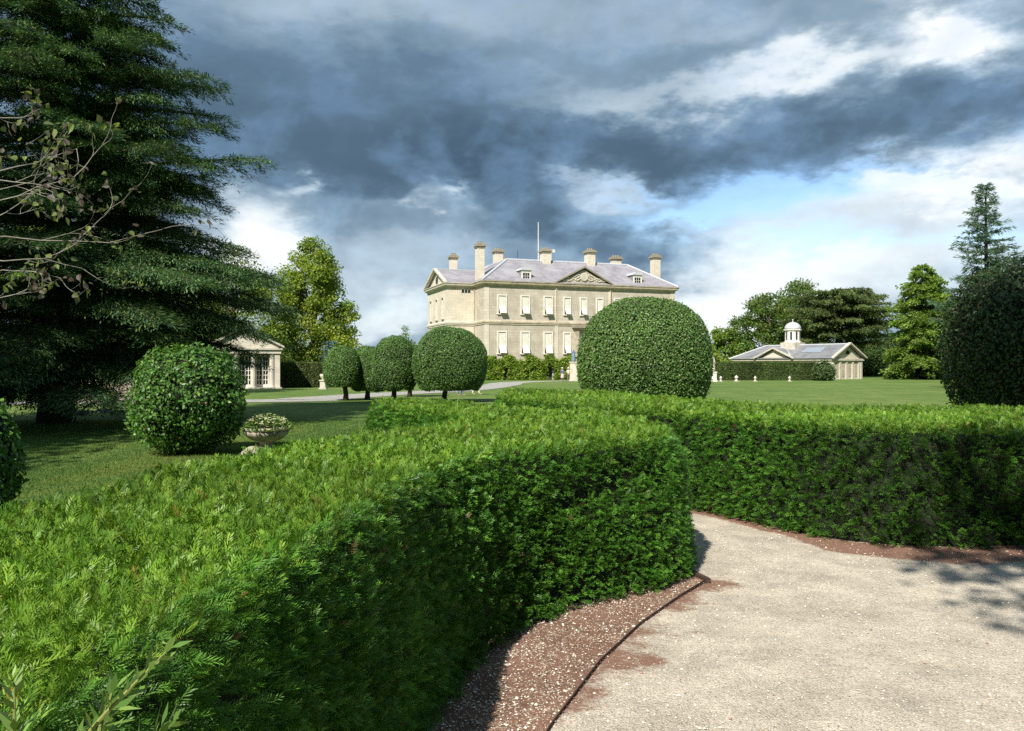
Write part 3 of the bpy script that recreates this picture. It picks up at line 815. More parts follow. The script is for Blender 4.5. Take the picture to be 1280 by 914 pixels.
# mop-headed trees along the drive
TC = [(.07, .15, .034), (.10, .19, .044), (.155, .25, .058)]
tops = [
    ('mop-headed topiary tree nearest the mansion, largest of the row', 553, 36.0, 1.72, 1.68, 555, 563, 0.0, 71),
    ('mop-headed topiary tree just left of the largest one', 493, 37.0, 1.08, 1.50, 492, 494, 0.0, 72),
    ('mop-headed topiary tree on a leaning forked trunk', 461, 38.6, .92, 1.30, 459, 456, .1, 73),
    ('mop-headed topiary tree at the left end of the row', 427, 37.6, .84, 1.14, 432, 427, 0.0, 74),
    ('mop-headed topiary tree mostly hidden behind the rest of the row', 513, 43, 1.0, 1.2, 512, 511, 0.0, 75)]
ttop = [409, 420, 432, 432, 431]
for (lab, cpx, d, r, rz, bpx, tpx, fork, sd), ty in zip(tops, ttop):
    z0 = float(ground_z(0, d)); ztop = zat(ty, d); cx = at(tpx if cpx == 553 else cpx, d)
    t = thing('topiary_tree', lab, 'topiary', (at(bpx, d), d, z0), 0, 'mop-headed topiary trees along the drive')
    zc = ztop - rz*1.0
    leafball((cx, d, zc), (r, r, rz), 46000 if r > 1.5 else 26000, .06, .038, TC, [5, 4, 2], sd, 2.15, lump=.045, depth=.07, core=.93, root=t, flat=-.66, pname='crown')
    xb = cx - at(bpx, d)
    trunk(t, [(0, 0, -.05), (.02, 0, .3), (xb*.55 + .03, 0, (zc-z0)*.62), (xb, 0, zc-z0)], [.15, .115, .105, .09])
    if fork:
        trunk(t, [(.06, 0, .35), (-.28, .1, .75), (-.42, .1, 1.3)], [.07, .06, .05], 'branch')
# small bushy shrub before the stable gable
b = thing('garden_bush', 'small pale green bush before the stable block gable', 'bush', (at(1030, 108), 108, -.45))
leafball((at(1030, 108), 108, .7), (1.5, 1.5, 1.5), 2500, .26, .14, [(.07, .13, .04), (.12, .19, .06)], [1, 1], 81, 1.8, lump=.2, depth=.3, mat='leaf_soft', root=b)

# ------------------------------------------------------------------ trees
def crown_leaves(cen, rad, per, ll, lw, cols, probs, up=.35, clump_var=.28, flatten=1.0):
    M_ = len(cen); n = M_*per
    idx = np.repeat(np.arange(M_), per)
    d = rand_dir(n); rr = rng.random((n, 1))**.45
    p = cen[idx] + d*rr*rad[idx]
    nn = nrm(d*.7 + np.array([0, 0, up]) + rand_dir(n)*.7)
    ld = nrm(np.cross(nn, rand_dir(n)) + d*.5 - np.array([0, 0, .25]))
    sz = rng.uniform(.6, 1.3, n)
    V = leaves(p, ld, nn, ll*sz, lw*sz, .15)
    c = tints(n, cols, probs)
    cv = rng.uniform(1-clump_var, 1+clump_var, (M_, 1))*np.concatenate([rng.uniform(.9, 1.15, (M_, 1)), np.ones((M_, 1)), rng.uniform(.8, 1.1, (M_, 1))], 1)
    return V, c*cv[idx]
def limbs(base, cen, frac, r0, r1, n):
    mb = MB(); idx = rng.choice(len(cen), min(n, len(cen)), replace=False)
    for i in idx:
        c = cen[i]; z = base[2] + (c[2]-base[2])*frac*rng.uniform(.6, 1.0)
        a = np.array([base[0], base[1], z]); mid = a*.45 + c*.55 + np.array([0, 0, -.06*np.linalg.norm(c-a)])
        mb.tube([a, mid, c], [r0, r0*.6, r1], 6)
    return mb
def tree(name, label, cat, x, y, prof, R0, z0, z1, M_, cl, per, ll, cols, probs, tr=.3, seed=1, lump=.25, squash=.7, group=None, lw=.6, gapn=.0, mat='leaf_soft', zb=None):
    """prof: (height fraction, radius fraction) of the crown's outline"""
    zb = float(ground_z(x, y)) if zb is None else zb
    root = thing(name, label, cat, (x, y, zb), 0, group)
    hf = rng.random(M_*3); rf = np.interp(hf, [p[0] for p in prof], [p[1] for p in prof])
    keep = rng.random(M_*3) < rf*.9 + .1; hf = hf[keep][:M_]; rf = rf[keep][:M_]; m_ = len(hf)
    az = rng.uniform(0, 2*math.pi, m_)
    lob = 1 + lump*np.sin(az*3 + hf*9 + seed) * .5 + lump*.5*np.sin(az*5 - hf*14 + seed*2)
    r = R0*rf*lob*np.sqrt(rng.uniform(.25, 1, m_))
    cen = np.stack([r*np.cos(az), r*np.sin(az), z0 + hf*(z1-z0) - zb], 1)
    rad = np.stack([np.full(m_, cl), np.full(m_, cl), np.full(m_, cl*squash)], 1)*rng.uniform(.6, 1.3, (m_, 1))
    V, c = crown_leaves(cen, rad, per, ll, ll*lw, cols, probs)
    poly_obj('crown', V, c, M[mat], root)
    top = z0 + (z1-z0)*.8 - zb
    trunk(root, [(0, 0, -.1), (.05, .03, .8), (.1, 0, top*.5), (0, .1, top)], [tr*1.25, tr, tr*.7, tr*.12])
    limbs(np.array([0, 0, 0.]), cen, .8, tr*.32, tr*.06, 26).build('limbs', M['bark'], root)
    return root
LIME = [(.235, .32, .05), (.19, .28, .045), (.12, .2, .035)]
GREEN = [(.08, .15, .03), (.115, .19, .04), (.16, .23, .055)]
DARKG = [(.045, .09, .024), (.06, .115, .03), (.09, .14, .04)]
d = 80
tree('lime_tree', 'tall yellow-green lime tree beside the pavilion', 'tree', at(391, d), d, [(0, .7), (.12, 1), (.35, .95), (.5, .78), (.7, .62), (.85, .42), (.95, .3), (1, .12)], 4.25, 2.0, zat(302, d), 230, .95, 190, .26, LIME, [5, 4, 2], .38, 3)
tree('garden_tree', 'sunlit yellow-green tree glimpsed behind the cedar boughs', 'tree', -24, 46, [(0, .6), (.3, 1), (.7, .8), (1, .2)], 5.5, 2, 15, 150, 1.1, 260, .15, LIME, [3, 4, 3], .4, 5)
tree('garden_tree', 'broad green tree low behind the far left balustrade', 'tree', -34, 52, [(0, .7), (.3, 1), (.7, .8), (1, .2)], 6.5, 1, 13, 140, 1.4, 200, .2, GREEN, [3, 4, 3], .4, 6)
tree('garden_tree', 'green tree behind the pavilion, left of the lime', 'tree', -26, 74, [(0, .7), (.3, 1), (.7, .8), (1, .2)], 6, 1, 12.0, 140, 1.4, 200, .24, LIME, [2, 4, 4], .4, 8)
tree('low_tree', 'low green tree behind the hedge under the lime tree', 'tree', -24.5, 92, [(0, .8), (.3, 1), (.7, .8), (1, .2)], 5.5, -.4, 4.6, 70, 1.2, 90, .3, GREEN, [3, 4, 3], .3, 9)
# right hand trees
d = 150
tree('distant_tree', 'yellowish round tree right of the holly dome', 'tree', at(905, d), d, [(0, .8), (.4, 1), (.8, .6), (1, .15)], 4.2, -.4, zat(410, d), 90, 1.2, 130, .46, LIME, [2, 4, 4], .3, 11)
tree('distant_tree', 'dark green tree left of the stable cupola', 'tree', at(962, 150), 150, [(0, .9), (.4, 1), (.75, .85), (1, .3)], 7.0, -.4, zat(369, 150), 180, 1.5, 130, .46, GREEN, [4, 4, 1.5], .5, 12)
tree('distant_tree', 'rounded green tree standing close behind the stable cupola', 'tree', at(1000, 158), 158, [(0, .9), (.4, 1), (.75, .8), (1, .25)], 6.5, -.4, zat(352, 158), 180, 1.5, 130, .46, GREEN, [4, 4, 1], .5, 13)
tree('distant_tree', 'dark tree in the gap between cedar and bright layered tree', 'tree', at(1112, 162), 162, [(0, .9), (.4, 1), (.75, .8), (1, .25)], 5.5, -.4, zat(415, 162), 120, 1.4, 130, .46, DARKG, [4, 4, 1], .5, 14)
tree('distant_tree', 'dark low tree behind the stable block gable', 'tree', at(1075, 160), 160, [(0, .9), (.4, 1), (.75, .8), (1, .25)], 6.5, -.4, zat(428, 160), 120, 1.4, 130, .46, DARKG, [4, 4, 1], .5, 15)
tree('distant_tree', 'thin tree top between pavilion and mansion', 'tree', at(506, 120), 120, [(0, .6), (.4, 1), (.75, .7), (1, .2)], 2.2, -.4, zat(409, 120), 40, .7, 60, .3, GREEN, [4, 4, 1], .2, 16)
for i, (px, dd, ty, r_, lab) in enumerate(((1185, 120, 400, 6, 'green tree behind the blue-green conifer'), (1290, 110, 360, 7, 'broad tree behind the dark dome at right'),
                                      (1400, 90, 330, 8, 'broad tree beyond the right edge of the lawn'), (250, 100, 395, 7, 'tree far behind the round glossy shrub'), (120, 95, 380, 8, 'tree far behind the dark cedar'))):
    tree('distant_tree', lab, 'tree', at(px, dd), dd, [(0, .85), (.35, 1), (.75, .75), (1, .2)], r_, 0, zat(ty, dd), 150, 1.5, 130, .46, GREEN, [4, 4, 2], .4, 20+i)

# tiered conifers: branches carry flat sprays of foliage
def conifer(name, label, x, y, branches, trunk_pts, trunk_r, spray, sw, cols, probs, per_m, side_len=.3, hang=.25, seed=1, mat='needle', nside=9, bark='bark', thick=.035, nr=.5):
    zb = float(ground_z(x, y))
    root = thing(name, label, 'tree', (x, y, zb))
    mb = MB(); P, D, Nn, C = [], [], [], []
    for (bz, az, L, rise, droop, r0) in branches:
        dirv = np.array([math.cos(az), math.sin(az), 0.]); perp = np.array([-dirv[1], dirv[0], 0])
        bend = rng.uniform(-.12, .12)
        def pos(t): return np.array([0, 0, bz-zb]) + dirv*L*t + perp*L*bend*t*t + np.array([0, 0, 1])*(L*(rise*t - droop*t*t))
        ts = np.linspace(0, 1, 7)
        mb.tube([pos(t) for t in ts], list(r0*(1-.92*ts)), 6, cap=False)
        tone = rng.uniform(.75, 1.25)
        nb = max(5, int(nside*L))
        for k in range(nb):
            t = .1 + .9*(k + rng.random())/nb
            s = 1 if k % 2 else -1
            bl = L*side_len*(1.05 - .8*t)*rng.uniform(.55, 1.25) + .22
            ang = rng.uniform(.5, 1.05)
            sd = nrm(dirv*math.cos(ang) + perp*s*math.sin(ang) + np.array([0, 0, rng.uniform(-.18, .06)]))
            p0 = pos(min(t, 1))
            n = max(4, int(per_m*bl*(1.0)))
            u = rng.random(n)**.8
            q = p0 + sd*(bl*u)[:, None] + np.array([0, 0, -1])*(hang*bl*u*u)[:, None]
            q += rng.normal(0, 1, (n, 3))*np.array([.07, .07, thick])*(.5+bl)
            dd = nrm(sd + rand_dir(n)*.65 + np.array([0, 0, -.12]))
            P.append(q); D.append(dd); Nn.append(nrm(np.array([0, -.3*(nr > .5), 1.]) + rand_dir(n)*nr)); C.append(tints(n, cols, probs)*tone)
            if bl > .5 and k % 2 == 0:
                mb.tube([p0, p0 + sd*bl*.9 - np.array([0, 0, hang*bl*.8])], [r0*.16, .006], 4, cap=False)
    P = np.concatenate(P); n = len(P); sz = rng.uniform(.6, 1.35, n)
    V = leaves(P, np.concatenate(D), np.concatenate(Nn), spray*sz, sw*sz, .1)
    poly_obj('crown', V, np.concatenate(C), M[mat], root)
    mb.build('limbs', M[bark], root)
    trunk(root, trunk_pts, trunk_r)
    return root
def env(z, tab): return float(np.interp(z, [a for a, b in tab], [b for a, b in tab]))
CX, CY = -12.9, 22.5
tabL = [(.4, 5.6), (2, 6.1), (3, 5.8), (4.2, 6.3), (5.2, 4.9), (6.3, 4.2), (7.2, 5.0), (8.5, 4.1), (9.9, 4.3), (11, 3.4), (12.2, 2.9), (13.6, 1.9), (15.2, .4)]
br = []
for z in np.arange(.7, 14.9, .2):
    for k in range(3 if z > 4 else 2):
        az = rng.uniform(0, 2*math.pi)
        if rng.random() < .55: az = rng.uniform(-2.6, .7)      # more boughs on the open side
        L = env(z, tabL)*rng.uniform(.62, 1.02)*(.82 if z < 3.2 and -.9 < az < .9 else 1)
        br.append((z + .3, az, L, rng.uniform(-.02, .16), rng.uniform(.08, .3), .03+.012*L))
for (z, L, az, rise, dr) in ((7.0, 5.75, -.12, .10, .03), (9.6, 5.0, -.2, .06, .12), (4.3, 6.5, -.25, .0, .08), (3.8, 6.2, .05, .04, .12), (10.6, 3.9, -.35, .1, .2), (7.3, 5.0, -.5, .04, .06),
                             (4.9, 6.0, -.2, .0, .14), (3.3, 6.3, -.1, .02, .16), (5.6, 5.4, -.1, .02, .16), (3.6, 5.9, -.6, .02, .18), (4.0, 5.6, .3, .02, .14), (6.2, 4.9, -.3, .04, .14), 
                             (8.3, 4.9, -.25, .08, .12), (8.9, 4.6, .1, .08, .14), (11.4, 3.5, -.1, .12, .2), (12.3, 3.0, -.3, .12, .2), (2.6, 5.6, .0, .05, .16), (2.2, 5.4, .12, .04, .14), (1.7, 6.0, -1.9, .0, .16), (2.2, 6.2, -1.3, .02, .2), (1.3, 5.4, -1.0, .0, .1), (3.0, 6.0, -2.3, .0, .12)):
    br.append((z, az, L, rise, dr, .1))
conifer('cedar_tree', 'huge dark blue-green cedar filling the upper left corner', CX, CY, br,
        [(0, 0, -.2), (.05, 0, 1), (.1, 0, 5), (0, .1, 10), (0, 0, 15.4)], [.55, .42, .34, .2, .04], .13, .026,
        [(.05, .11, .05), (.07, .145, .058), (.135, .2, .055)], [4, 4, 3], 140, .34, .25, 1, nside=8)
# cedar of Lebanon behind the stable
bl = []
for (z, L, az) in ((14.8, 7.5, .15), (14.2, 7, 2.9), (15.6, 4, 1.2), (16.0, 5, -.3), (15.6, 6, 3.3), (12.6, 8.5, 3.0), (12.2, 8.5, .2), (12.4, 8, -1.2), (10.5, 9, 3.3), (10.2, 9, -.15), (10.4, 8, -1.8), (8.6, 9.2, 2.9), (8.2, 8, .1), (8.4, 7.5, -1.2), (6.6, 8.5, 3.3),
                   (14.6, 6, -1.6), (13.4, 7, -.8), (13.5, 7, -2.3), (11.4, 8, -2.5), (11.2, 8, -.6), (9.4, 8, -2.6), (9.2, 8, -.7), (6.4, 6.5, -1.9)):
    for q in (-.28, .22): bl.append((z - 1.5 + rng.uniform(-.25, .25), az + q, L*rng.uniform(.82, 1.05)*1.1, .2, .14, .22))
for b_ in list(bl): bl.append((b_[0], b_[1] + rng.uniform(1.2, 4.5), b_[2]*.9, .18, .14, .2))
conifer('cedar_of_lebanon', 'spreading flat-topped cedar behind the stable block', at(1048, 140), 140, bl, [(0, 0, 0), (.2, 0, 5), (0, .2, 10), (0, 0, 15.5)], [.85, .65, .5, .12], .46, .16,
        [(.11, .165, .055), (.15, .205, .065), (.2, .225, .075), (.075, .125, .05)], [4, 4, 2, 2], 26, .34, .12, 2, nside=3.0, thick=.085, nr=1.2, mat='leaf_soft')
# bright layered tree
bl = []
dd = 118; zt = zat(331, dd)
for z in np.arange(-.2, zt, .42):
    h = z/zt; L = 5.6*np.interp(h, [0, .1, .45, .7, .9, 1], [.95, 1, .97, .78, .5, .15])
    for k in range(5):
        bl.append((z, rng.uniform(0, 6.28), L*rng.uniform(.6, 1.02), rng.uniform(.05, .2), rng.uniform(.15, .3), .05))
conifer('layered_tree', 'bright green layered tree between the cedar and the dark dome', at(1153, dd), dd, bl, [(0, 0, 0), (0, .1, 7), (0, 0, zt)], [.4, .3, .05], .42, .22,
        [(.17, .27, .05), (.21, .31, .06), (.12, .2, .04)], [4, 3, 2], 26, .36, .3, 3, nside=3.2, mat='leaf_soft', thick=.13, nr=1.3)
# blue-green young conifer
bl = []
dd = 62; zt = zat(226, dd)
for z in np.arange(1.0, zt-.3, .34):
    h = z/zt; L = 4.9*(1-h)**.85 + .3
    for k in range(4):
        bl.append((z, rng.uniform(0, 6.28), L*rng.uniform(.45, 1.08), rng.uniform(.3, .6), rng.uniform(.1, .35), .035))
conifer('blue_conifer', 'young blue-green conifer with an open spire, far right', at(1232, dd), dd, bl, [(0, 0, 0), (.1, 0, 6), (0, 0, zt-1), (.12, 0, zt)], [.3, .2, .06, .02], .30, .055,
        [(.07, .14, .085), (.10, .175, .10), (.15, .21, .10)], [4, 4, 2], 42, .30, .10, 4, nside=4.4, nr=1.2, mat='leaf_soft')
bl = []
dd = 68; zt = zat(424, dd)
for z in np.arange(.0, zt, .3):
    L = 1.5*(1-z/zt/1.1) + .2
    for k in range(5): bl.append((z, rng.uniform(0, 6.28), L*rng.uniform(.6, 1.05), .15, .15, .03))
conifer('blue_spruce', 'small powder-blue spruce before the far clipped hedge', at(414, dd), dd, bl, [(0, 0, 0), (0, 0, zt)], [.1, .02], .2, .06, [(.12, .2, .2), (.16, .25, .25)], [1, 1], 45, .3, .1, 5, nside=6)

# trees outside the picture whose shade falls into it
tree('shade_tree', 'tall broad tree left of the view, shading lawn and cedar', 'tree', -20.5, 9, [(0, .7), (.3, 1), (.7, .85), (1, .3)], 7.0, 4, 18.5, 190, 1.7, 90, .4, GREEN, [4, 4, 2], .6, 30)
tree('shade_tree', 'broad tree left of the view, behind the edge shrub', 'tree', -17.5, 2.5, [(0, .7), (.3, 1), (.7, .85), (1, .3)], 4.6, 4, 15, 130, 1.3, 90, .32, GREEN, [4, 4, 2], .45, 31)
stree = thing('shade_tree', 'tall two-tiered tree behind the viewer, shading hedge end and right dome', 'tree', (3.5, -4.0, 0))
q1 = rand_dir(75)*np.array([3.6, 2.9, 1.1])*rng.random((75, 1))**.4 + np.array([-.75, 1.45, 9.2])
q2 = rand_dir(75)*np.array([2.7, 2.7, 2.2])*rng.random((75, 1))**.4 + np.array([.2, 4.6, 16.2])
cen = np.concatenate([q1, q2]); rad = np.tile([.85, .85, .6], (len(cen), 1))*rng.uniform(.6, 1.2, (len(cen), 1))
V, c = crown_leaves(cen, rad, 110, .2, .12, GREEN, [4, 4, 2])
poly_obj('crown', V, c, M['leaf_soft'], stree)
trunk(stree, [(0, 0, -.1), (0, 0, 3), (0, .6, 8.5), (.1, 3.0, 13), (.2, 4.4, 17)], [.3, .26, .2, .14, .05])
limbs(np.array([0, .8, 0.]), cen, .85, .08, .02, 24).build('limbs', M['bark'], stree)

# bare pale branches with dull purple-green leaves, close on the left
pt = thing('purple_leaved_tree', 'small tree with pale bare twigs and purplish leaves at left edge', 'tree', (-4.55, 4.9, 0))
o0 = np.array([-4.55, 4.9, 0]); mb = MB(); tips = []
def twig(p, d, L, r, lev):
    pts = [p]; q = p.copy(); dd = nrm(d)
    for i in range(5):
        dd = nrm(dd + rng.normal(0, .16, 3) + np.array([0, 0, .03])); q = q + dd*L/5; pts.append(q.copy())
    mb.tube(pts, [r*(1-.7*i/5) for i in range(6)], 5, cap=False)
    if lev > 0:
        for i in (2, 3, 5):
            for s in range(1):
                a = nrm(dd + rng.normal(0, .55, 3)*np.array([.6, 1, 1]))
                twig(pts[i], a, L*rng.uniform(.35, .55), r*.6, lev-1)
    if lev <= 1: tips.extend([(pts[-1], dd)])
for (py_, ln, up) in ((258, .72, .06), (268, .66, .0), (300, .95, -.1), (322, .55, -.12), (200, .45, .25), (338, .4, .05), (225, .6, .12), (285, .5, .1), (150, .3, .2), (370, .35, -.1)):
    p0 = np.array([at(-30, 4.7), 4.7 + rng.uniform(-.3, .3), zat(py_, 4.7)]) - o0
    z_ = p0[2]; r_ = .0038
    mb.tube([(.05, 0, z_-.75), (p0[0]*.5, p0[1]*.5, z_-.25), p0], [.012, .007, r_], 6, cap=False)
    twig(p0, np.array([1, rng.uniform(-.3, .3), up]), ln, r_, 2)
mb.build('limbs', M['palebark'], pt)
trunk(pt, [(0, 0, -.1), (.03, 0, 1), (-.02, .05, 2.2), (.05, 0, 3.2)], [.09, .075, .06, .03], mat='palebark')
tp = np.array([t[0] for t in tips]); td = np.array([t[1] for t in tips])
sel = rng.random(len(tp)) < 1.0; tp, td = tp[sel], td[sel]
tp = np.repeat(tp, 3, 0) + rng.normal(0, .022, (len(tp)*3, 3)); td = np.repeat(td, 3, 0)
n = len(tp)
def broad_leaves(p, d, n, l, w):
    d = nrm(d); sd = nrm(np.cross(n, d)); nn = np.cross(d, sd); l = l[:, None]; w = w[:, None]
    def q(a, b, c): return p + d*l*a + sd*w*b + nn*w*c
    left = np.stack([q(0, 0, 0), q(.12, .38, .10), q(.45, .5, .14), q(.8, .22, .04), q(1.05, 0, -.10)], 1)
    right = np.stack([q(0, 0, 0), q(1.05, 0, -.10), q(.8, -.22, .04), q(.45, -.5, .14), q(.12, -.38, .10)], 1)
    return np.concatenate([left, right])
V = broad_leaves(tp, nrm(td*.5 + rand_dir(n)*.7 + np.array([0, 0, -.45])), nrm(rand_dir(n) + np.array([0, 0, .6])), rng.uniform(.026, .052, n), rng.uniform(.022, .042, n))
c = tints(n, [(.09, .11, .045), (.11, .085, .065), (.17, .21, .06), (.17, .15, .14)], [4, 3, 3, 1.2])
poly_obj('foliage', V, np.concatenate([c, c]), M['leaf_soft'], pt)

# ------------------------------------------------------------------ the mansion
T20 = R(20)
HP = (-3.94, 112.0)
mansion = thing('country_mansion', 'large honey-stone country house with slate roof and tall chimneys', 'mansion', (HP[0], HP[1], 0), T20)
HL, HD = 30.8, 19.0; ZB = -.6; ZC = 13.0
mb = MB(); mb.box(0, HL, 0, HD, ZB, ZC + .3); mb.build('wall', M['ashlar'], mansion)
plan = [(0, 0), (HL, 0), (HL, HD), (0, HD)]
WX0, WY0, WY1 = -4.15, 4.5, 15.9
mb = MB(); mb.box(WX0, .05, WY0, WY1, ZB, ZC + .3)
mb.prism([(WY0, ZC+.28), (WY1, ZC+.28), ((WY0+WY1)/2, 16.0)], WX0+.02, .2, 'x')
mb.build('wing_wall', M['ashlar_light'], mansion)
corn = [(-.1, 12.78), (.08, 12.78), (.10, 13.0), (.30, 13.12), (.46, 13.2), (.50, 13.42), (.58, 13.5), (.58, 13.6), (-.1, 13.66)]
mb = MB(); mb.sweep(corn, plan)
mb.build('cornice', M['stone'], mansion)
mb = MB(); mb.sweep([(o, z-.012) for o, z in corn], [(0.2, WY1), (WX0, WY1), (WX0, WY0), (.2, WY0)][::1] if False else [(.2, WY1), (WX0, WY1), (WX0, WY0), (.2, WY0)], closed=False)
mb.build('cornice', M['palestone'], mansion)
stc = [(-.1, 7.45), (.10, 7.45), (.10, 7.6), (.18, 7.68), (.18, 7.9), (.06, 8.06), (-.1, 8.06)]
mb = MB(); mb.sweep(stc, plan); mb.build('string_course', M['stone'], mansion)
mb = MB(); mb.sweep([(o, z-.012) for o, z in stc], [(.2, WY1), (WX0, WY1), (WX0, WY0), (.2, WY0)], closed=False); mb.build('string_course', M['palestone'], mansion)
# corner strips and rainwater pipes
for (a, b_) in ((0, .75), (10.85, 11.3), (19.5, 19.95), (HL-.75, HL)):
    mb = MB(); mb.box(a, b_, -.05, .0, ZB, 12.77); mb.build('pilaster', M['ashlar_light'], mansion)
for (a, b_, z_) in ((-.1, 4.3, 0), (11.0, -.14, 8.1), (19.8, -.14, 8.1)):
    mb = MB(); mb.tube([(a, b_, z_), (a, b_, 12.9)], .065, 8); mb.build('rainwater_pipe', M['stone'], mansion)
# roof
ins = 5.3; zr0, zr1 = 13.64, 17.45; oo = .42
e = [(-oo, -oo), (HL+oo, -oo), (HL+oo, HD+oo), (-oo, HD+oo)]; tq = [(ins, ins), (HL-ins, ins), (HL-ins, HD-ins), (ins, HD-ins)]
mb = MB(); mb.add([(x, y, zr0) for x, y in e] + [(x, y, zr1) for x, y in tq], [(0, 1, 5, 4), (1, 2, 6, 5), (2, 3, 7, 6), (3, 0, 4, 7), (4, 5, 6, 7), (3, 2, 1, 0)])
roof = mb.build('roof', M['slate'], mansion)
mb = MB()
for i in range(4):
    mb.tube([(e[i][0], e[i][1], zr0+.03), (tq[i][0], tq[i][1], zr1+.03)], .16, 6)
    j = (i+1) % 4
    mb.tube([(tq[i][0], tq[i][1], zr1+.03), (tq[j][0], tq[j][1], zr1+.03)], .15, 6)
mb.build('lead_ridge', M['lead'], roof)
# wing roof
wy = (WY0+WY1)/2; za = 16.15
mb = MB()
mb.add([(WX0-.45, WY0-.5, 13.6), (WX0-.45, wy, za), (3.5, wy, za), (3.5, WY0-.5, 13.6)], [(0, 1, 2, 3)])
mb.add([(WX0-.45, WY1+.5, 13.6), (WX0-.45, wy, za), (3.5, wy, za), (3.5, WY1+.5, 13.6)], [(0, 1, 2, 3)])
wroof = mb.build('roof', M['slate'], mansion)
mb = MB()
for s, yy in ((1, WY0-.55), (-1, WY1+.55)):
    mb.prism([(yy, 13.56), (yy, 13.72), (wy, za+.18), (wy, za-.12), (yy+s*.35, 13.62)], WX0-.58, WX0-.1, 'x')
mb.build('raking_cornice', M['palestone'], wroof)
mb = MB(); mb.tube([(WX0-.75, WY0-.56, 13.63), (WX0-.3, wy, za+.2)], .02, 4); mb.box(WX0-.4, 3.2, wy-.12, wy+.12, za-.02, za+.1); mb.build('lead_ridge', M['lead'], wroof)
mb = MB(); mb.lathe([(.55, -.05), (.55, .05)], 0, 0, 0, 20)
for i, v in enumerate(mb.v): mb.v[i] = (WX0 - .02 + v[2], wy + v[0], 14.45 + v[1])
mb.build('round_window', M['darkglass'], mansion)
# windows of the main front
def window(u, z0, z1, w, proto=None):
    if proto is not None:
        c = copy_tree(proto, mansion); c.location = (u, 0, z0); return c
    h = z1-z0; mb = MB(); fw = .2
    mb.box(-w/2, -w/2+fw, -.1, .02, 0, h); mb.box(w/2-fw, w/2, -.1, .02, 0, h); mb.box(-w/2+fw, w/2-fw, -.1, .02, h-fw, h)
    mb.box(-w/2-.06, w/2+.06, -.2, .02, -.14, -.002)
    f = mb.build('window', M['white'], mansion, loc=(u, 0, z0))
    mb = MB(); mb.box(-w/2+fw-.01, w/2-fw+.01, -.02, .01, 0.001, h-fw+.01); mb.build('pane', M['darkglass'], f)
    mb = MB(); a, b_ = -w/2+fw+.06, w/2-fw-.02
    mb.prism([(-.06, h-fw-.12), (-.09, h-fw-.12), (-.12, h*.36), (-.62, .06), (-.6, .02), (-.1, h*.30)], a, b_, 'x')
    mb.build('blind', M['white'], f)
    return f
US = [2.69, 6.21, 9.77, 12.75, 15.4, 18.05, 21.1, 24.65, 28.15]
w1 = window(US[0], 9.0, 11.72, 1.48)
for u in US[1:3] + US[6:]: window(u, 9.0, 11.72, 1.48, w1)
w2 = window(US[3], 9.05, 11.66, 1.25)
for u in US[4:6]: window(u, 9.05, 11.66, 1.25, w2)
w3 = window(US[0], 3.35, 6.55, 1.5)
for u in US[1:3] + US[6:]: window(u, 3.35, 6.55, 1.5, w3)
w4 = window(US[3], 3.4, 6.5, 1.3); window(US[5], 3.4, 6.5, 1.3, w4)
# basement openings
mb = MB(); mb.box(-.5, .5, -.03, .02, 0, 2.3); f0 = mb.build('basement_window', M['darkglass'], mansion, loc=(2.9, 0, .0))
mb = MB(); mb.box(-.65, -.5, -.06, .02, 0, 2.45); mb.box(.5, .65, -.06, .02, 0, 2.45); mb.box(-.5, .5, -.06, .02, 2.3, 2.45); mb.build('frame', M['palestone'], f0)
for u in (6.4, 9.9): c = copy_tree(f0, mansion); c.location = (u, 0, 0)
# door case in the middle, with steps
mb = MB(); mb.box(-.75, .75, -.08, .02, 0, 3.4)
dr_ = mb.build('door', M['white'], mansion, loc=(15.4, 0, 2.9))
mb = MB(); mb.box(-1.5, -.9, -.5, .02, 0, 3.9); mb.box(.9, 1.5, -.5, .02, 0, 3.9); mb.box(-1.6, 1.6, -.55, .02, 3.9, 4.2); mb.build('surround', M['stone'], dr_)
mb = MB(); mb.box(-1.9, 1.9, -.85, .02, 4.2, 4.5); mb.box(-1.7, 1.7, -.7, .02, 4.5, 4.62); mb.build('hood', M['lichen_urn'], dr_)
mb = MB()
for k in range(16): mb.box(-2.2, 2.2, -.6-.32*(16-k), -.6+.001*k, -3.5+.2*k+.002*k, -3.5+.2*(k+1))
mb.build('steps', M['stone'], dr_)
# small attic light and windows of the wing
mb = MB(); mb.box(-2.0, -.6, WY0-.03, WY0+.02, 12.2, 12.66); wl = mb.build('attic_window', M['darkglass'], mansion)
mb = MB()
for x in (-2.04, -1.55, -1.09, -.62): mb.box(x, x+.06, WY0-.05, WY0+.01, 12.18, 12.68)
mb.box(-2.04, -.56, WY0-.048, WY0+.008, 12.64, 12.70)
mb.build('frame', M['white'], wl)
mb = MB(); mb.box(-.03, .02, -.5, .5, 0, 3.0)
gw = mb.build('window', M['white'], mansion, loc=(WX0, 6.7, 8.5))
mb = MB(); mb.box(-.14, .01, -.62, -.5, 0, 3.1); mb.box(-.14, .01, .5, .62, 0, 3.1); mb.box(-.14, .01, -.5, .5, 3.0, 3.12); mb.box(-.2, .01, -.66, .66, -.14, 0); mb.build('frame', M['palestone'], gw)
mb = MB(); mb.box(-.05, -.031, -.42, .42, 2.7, 2.95); mb.build('pane', M['darkglass'], gw)
for yy in (10.2, 13.7): c = copy_tree(gw, mansion); c.location = (WX0, yy, 8.5)
for yy in (6.7, 10.2, 13.7): c = copy_tree(gw, mansion); c.location = (WX0, yy, 3.2)
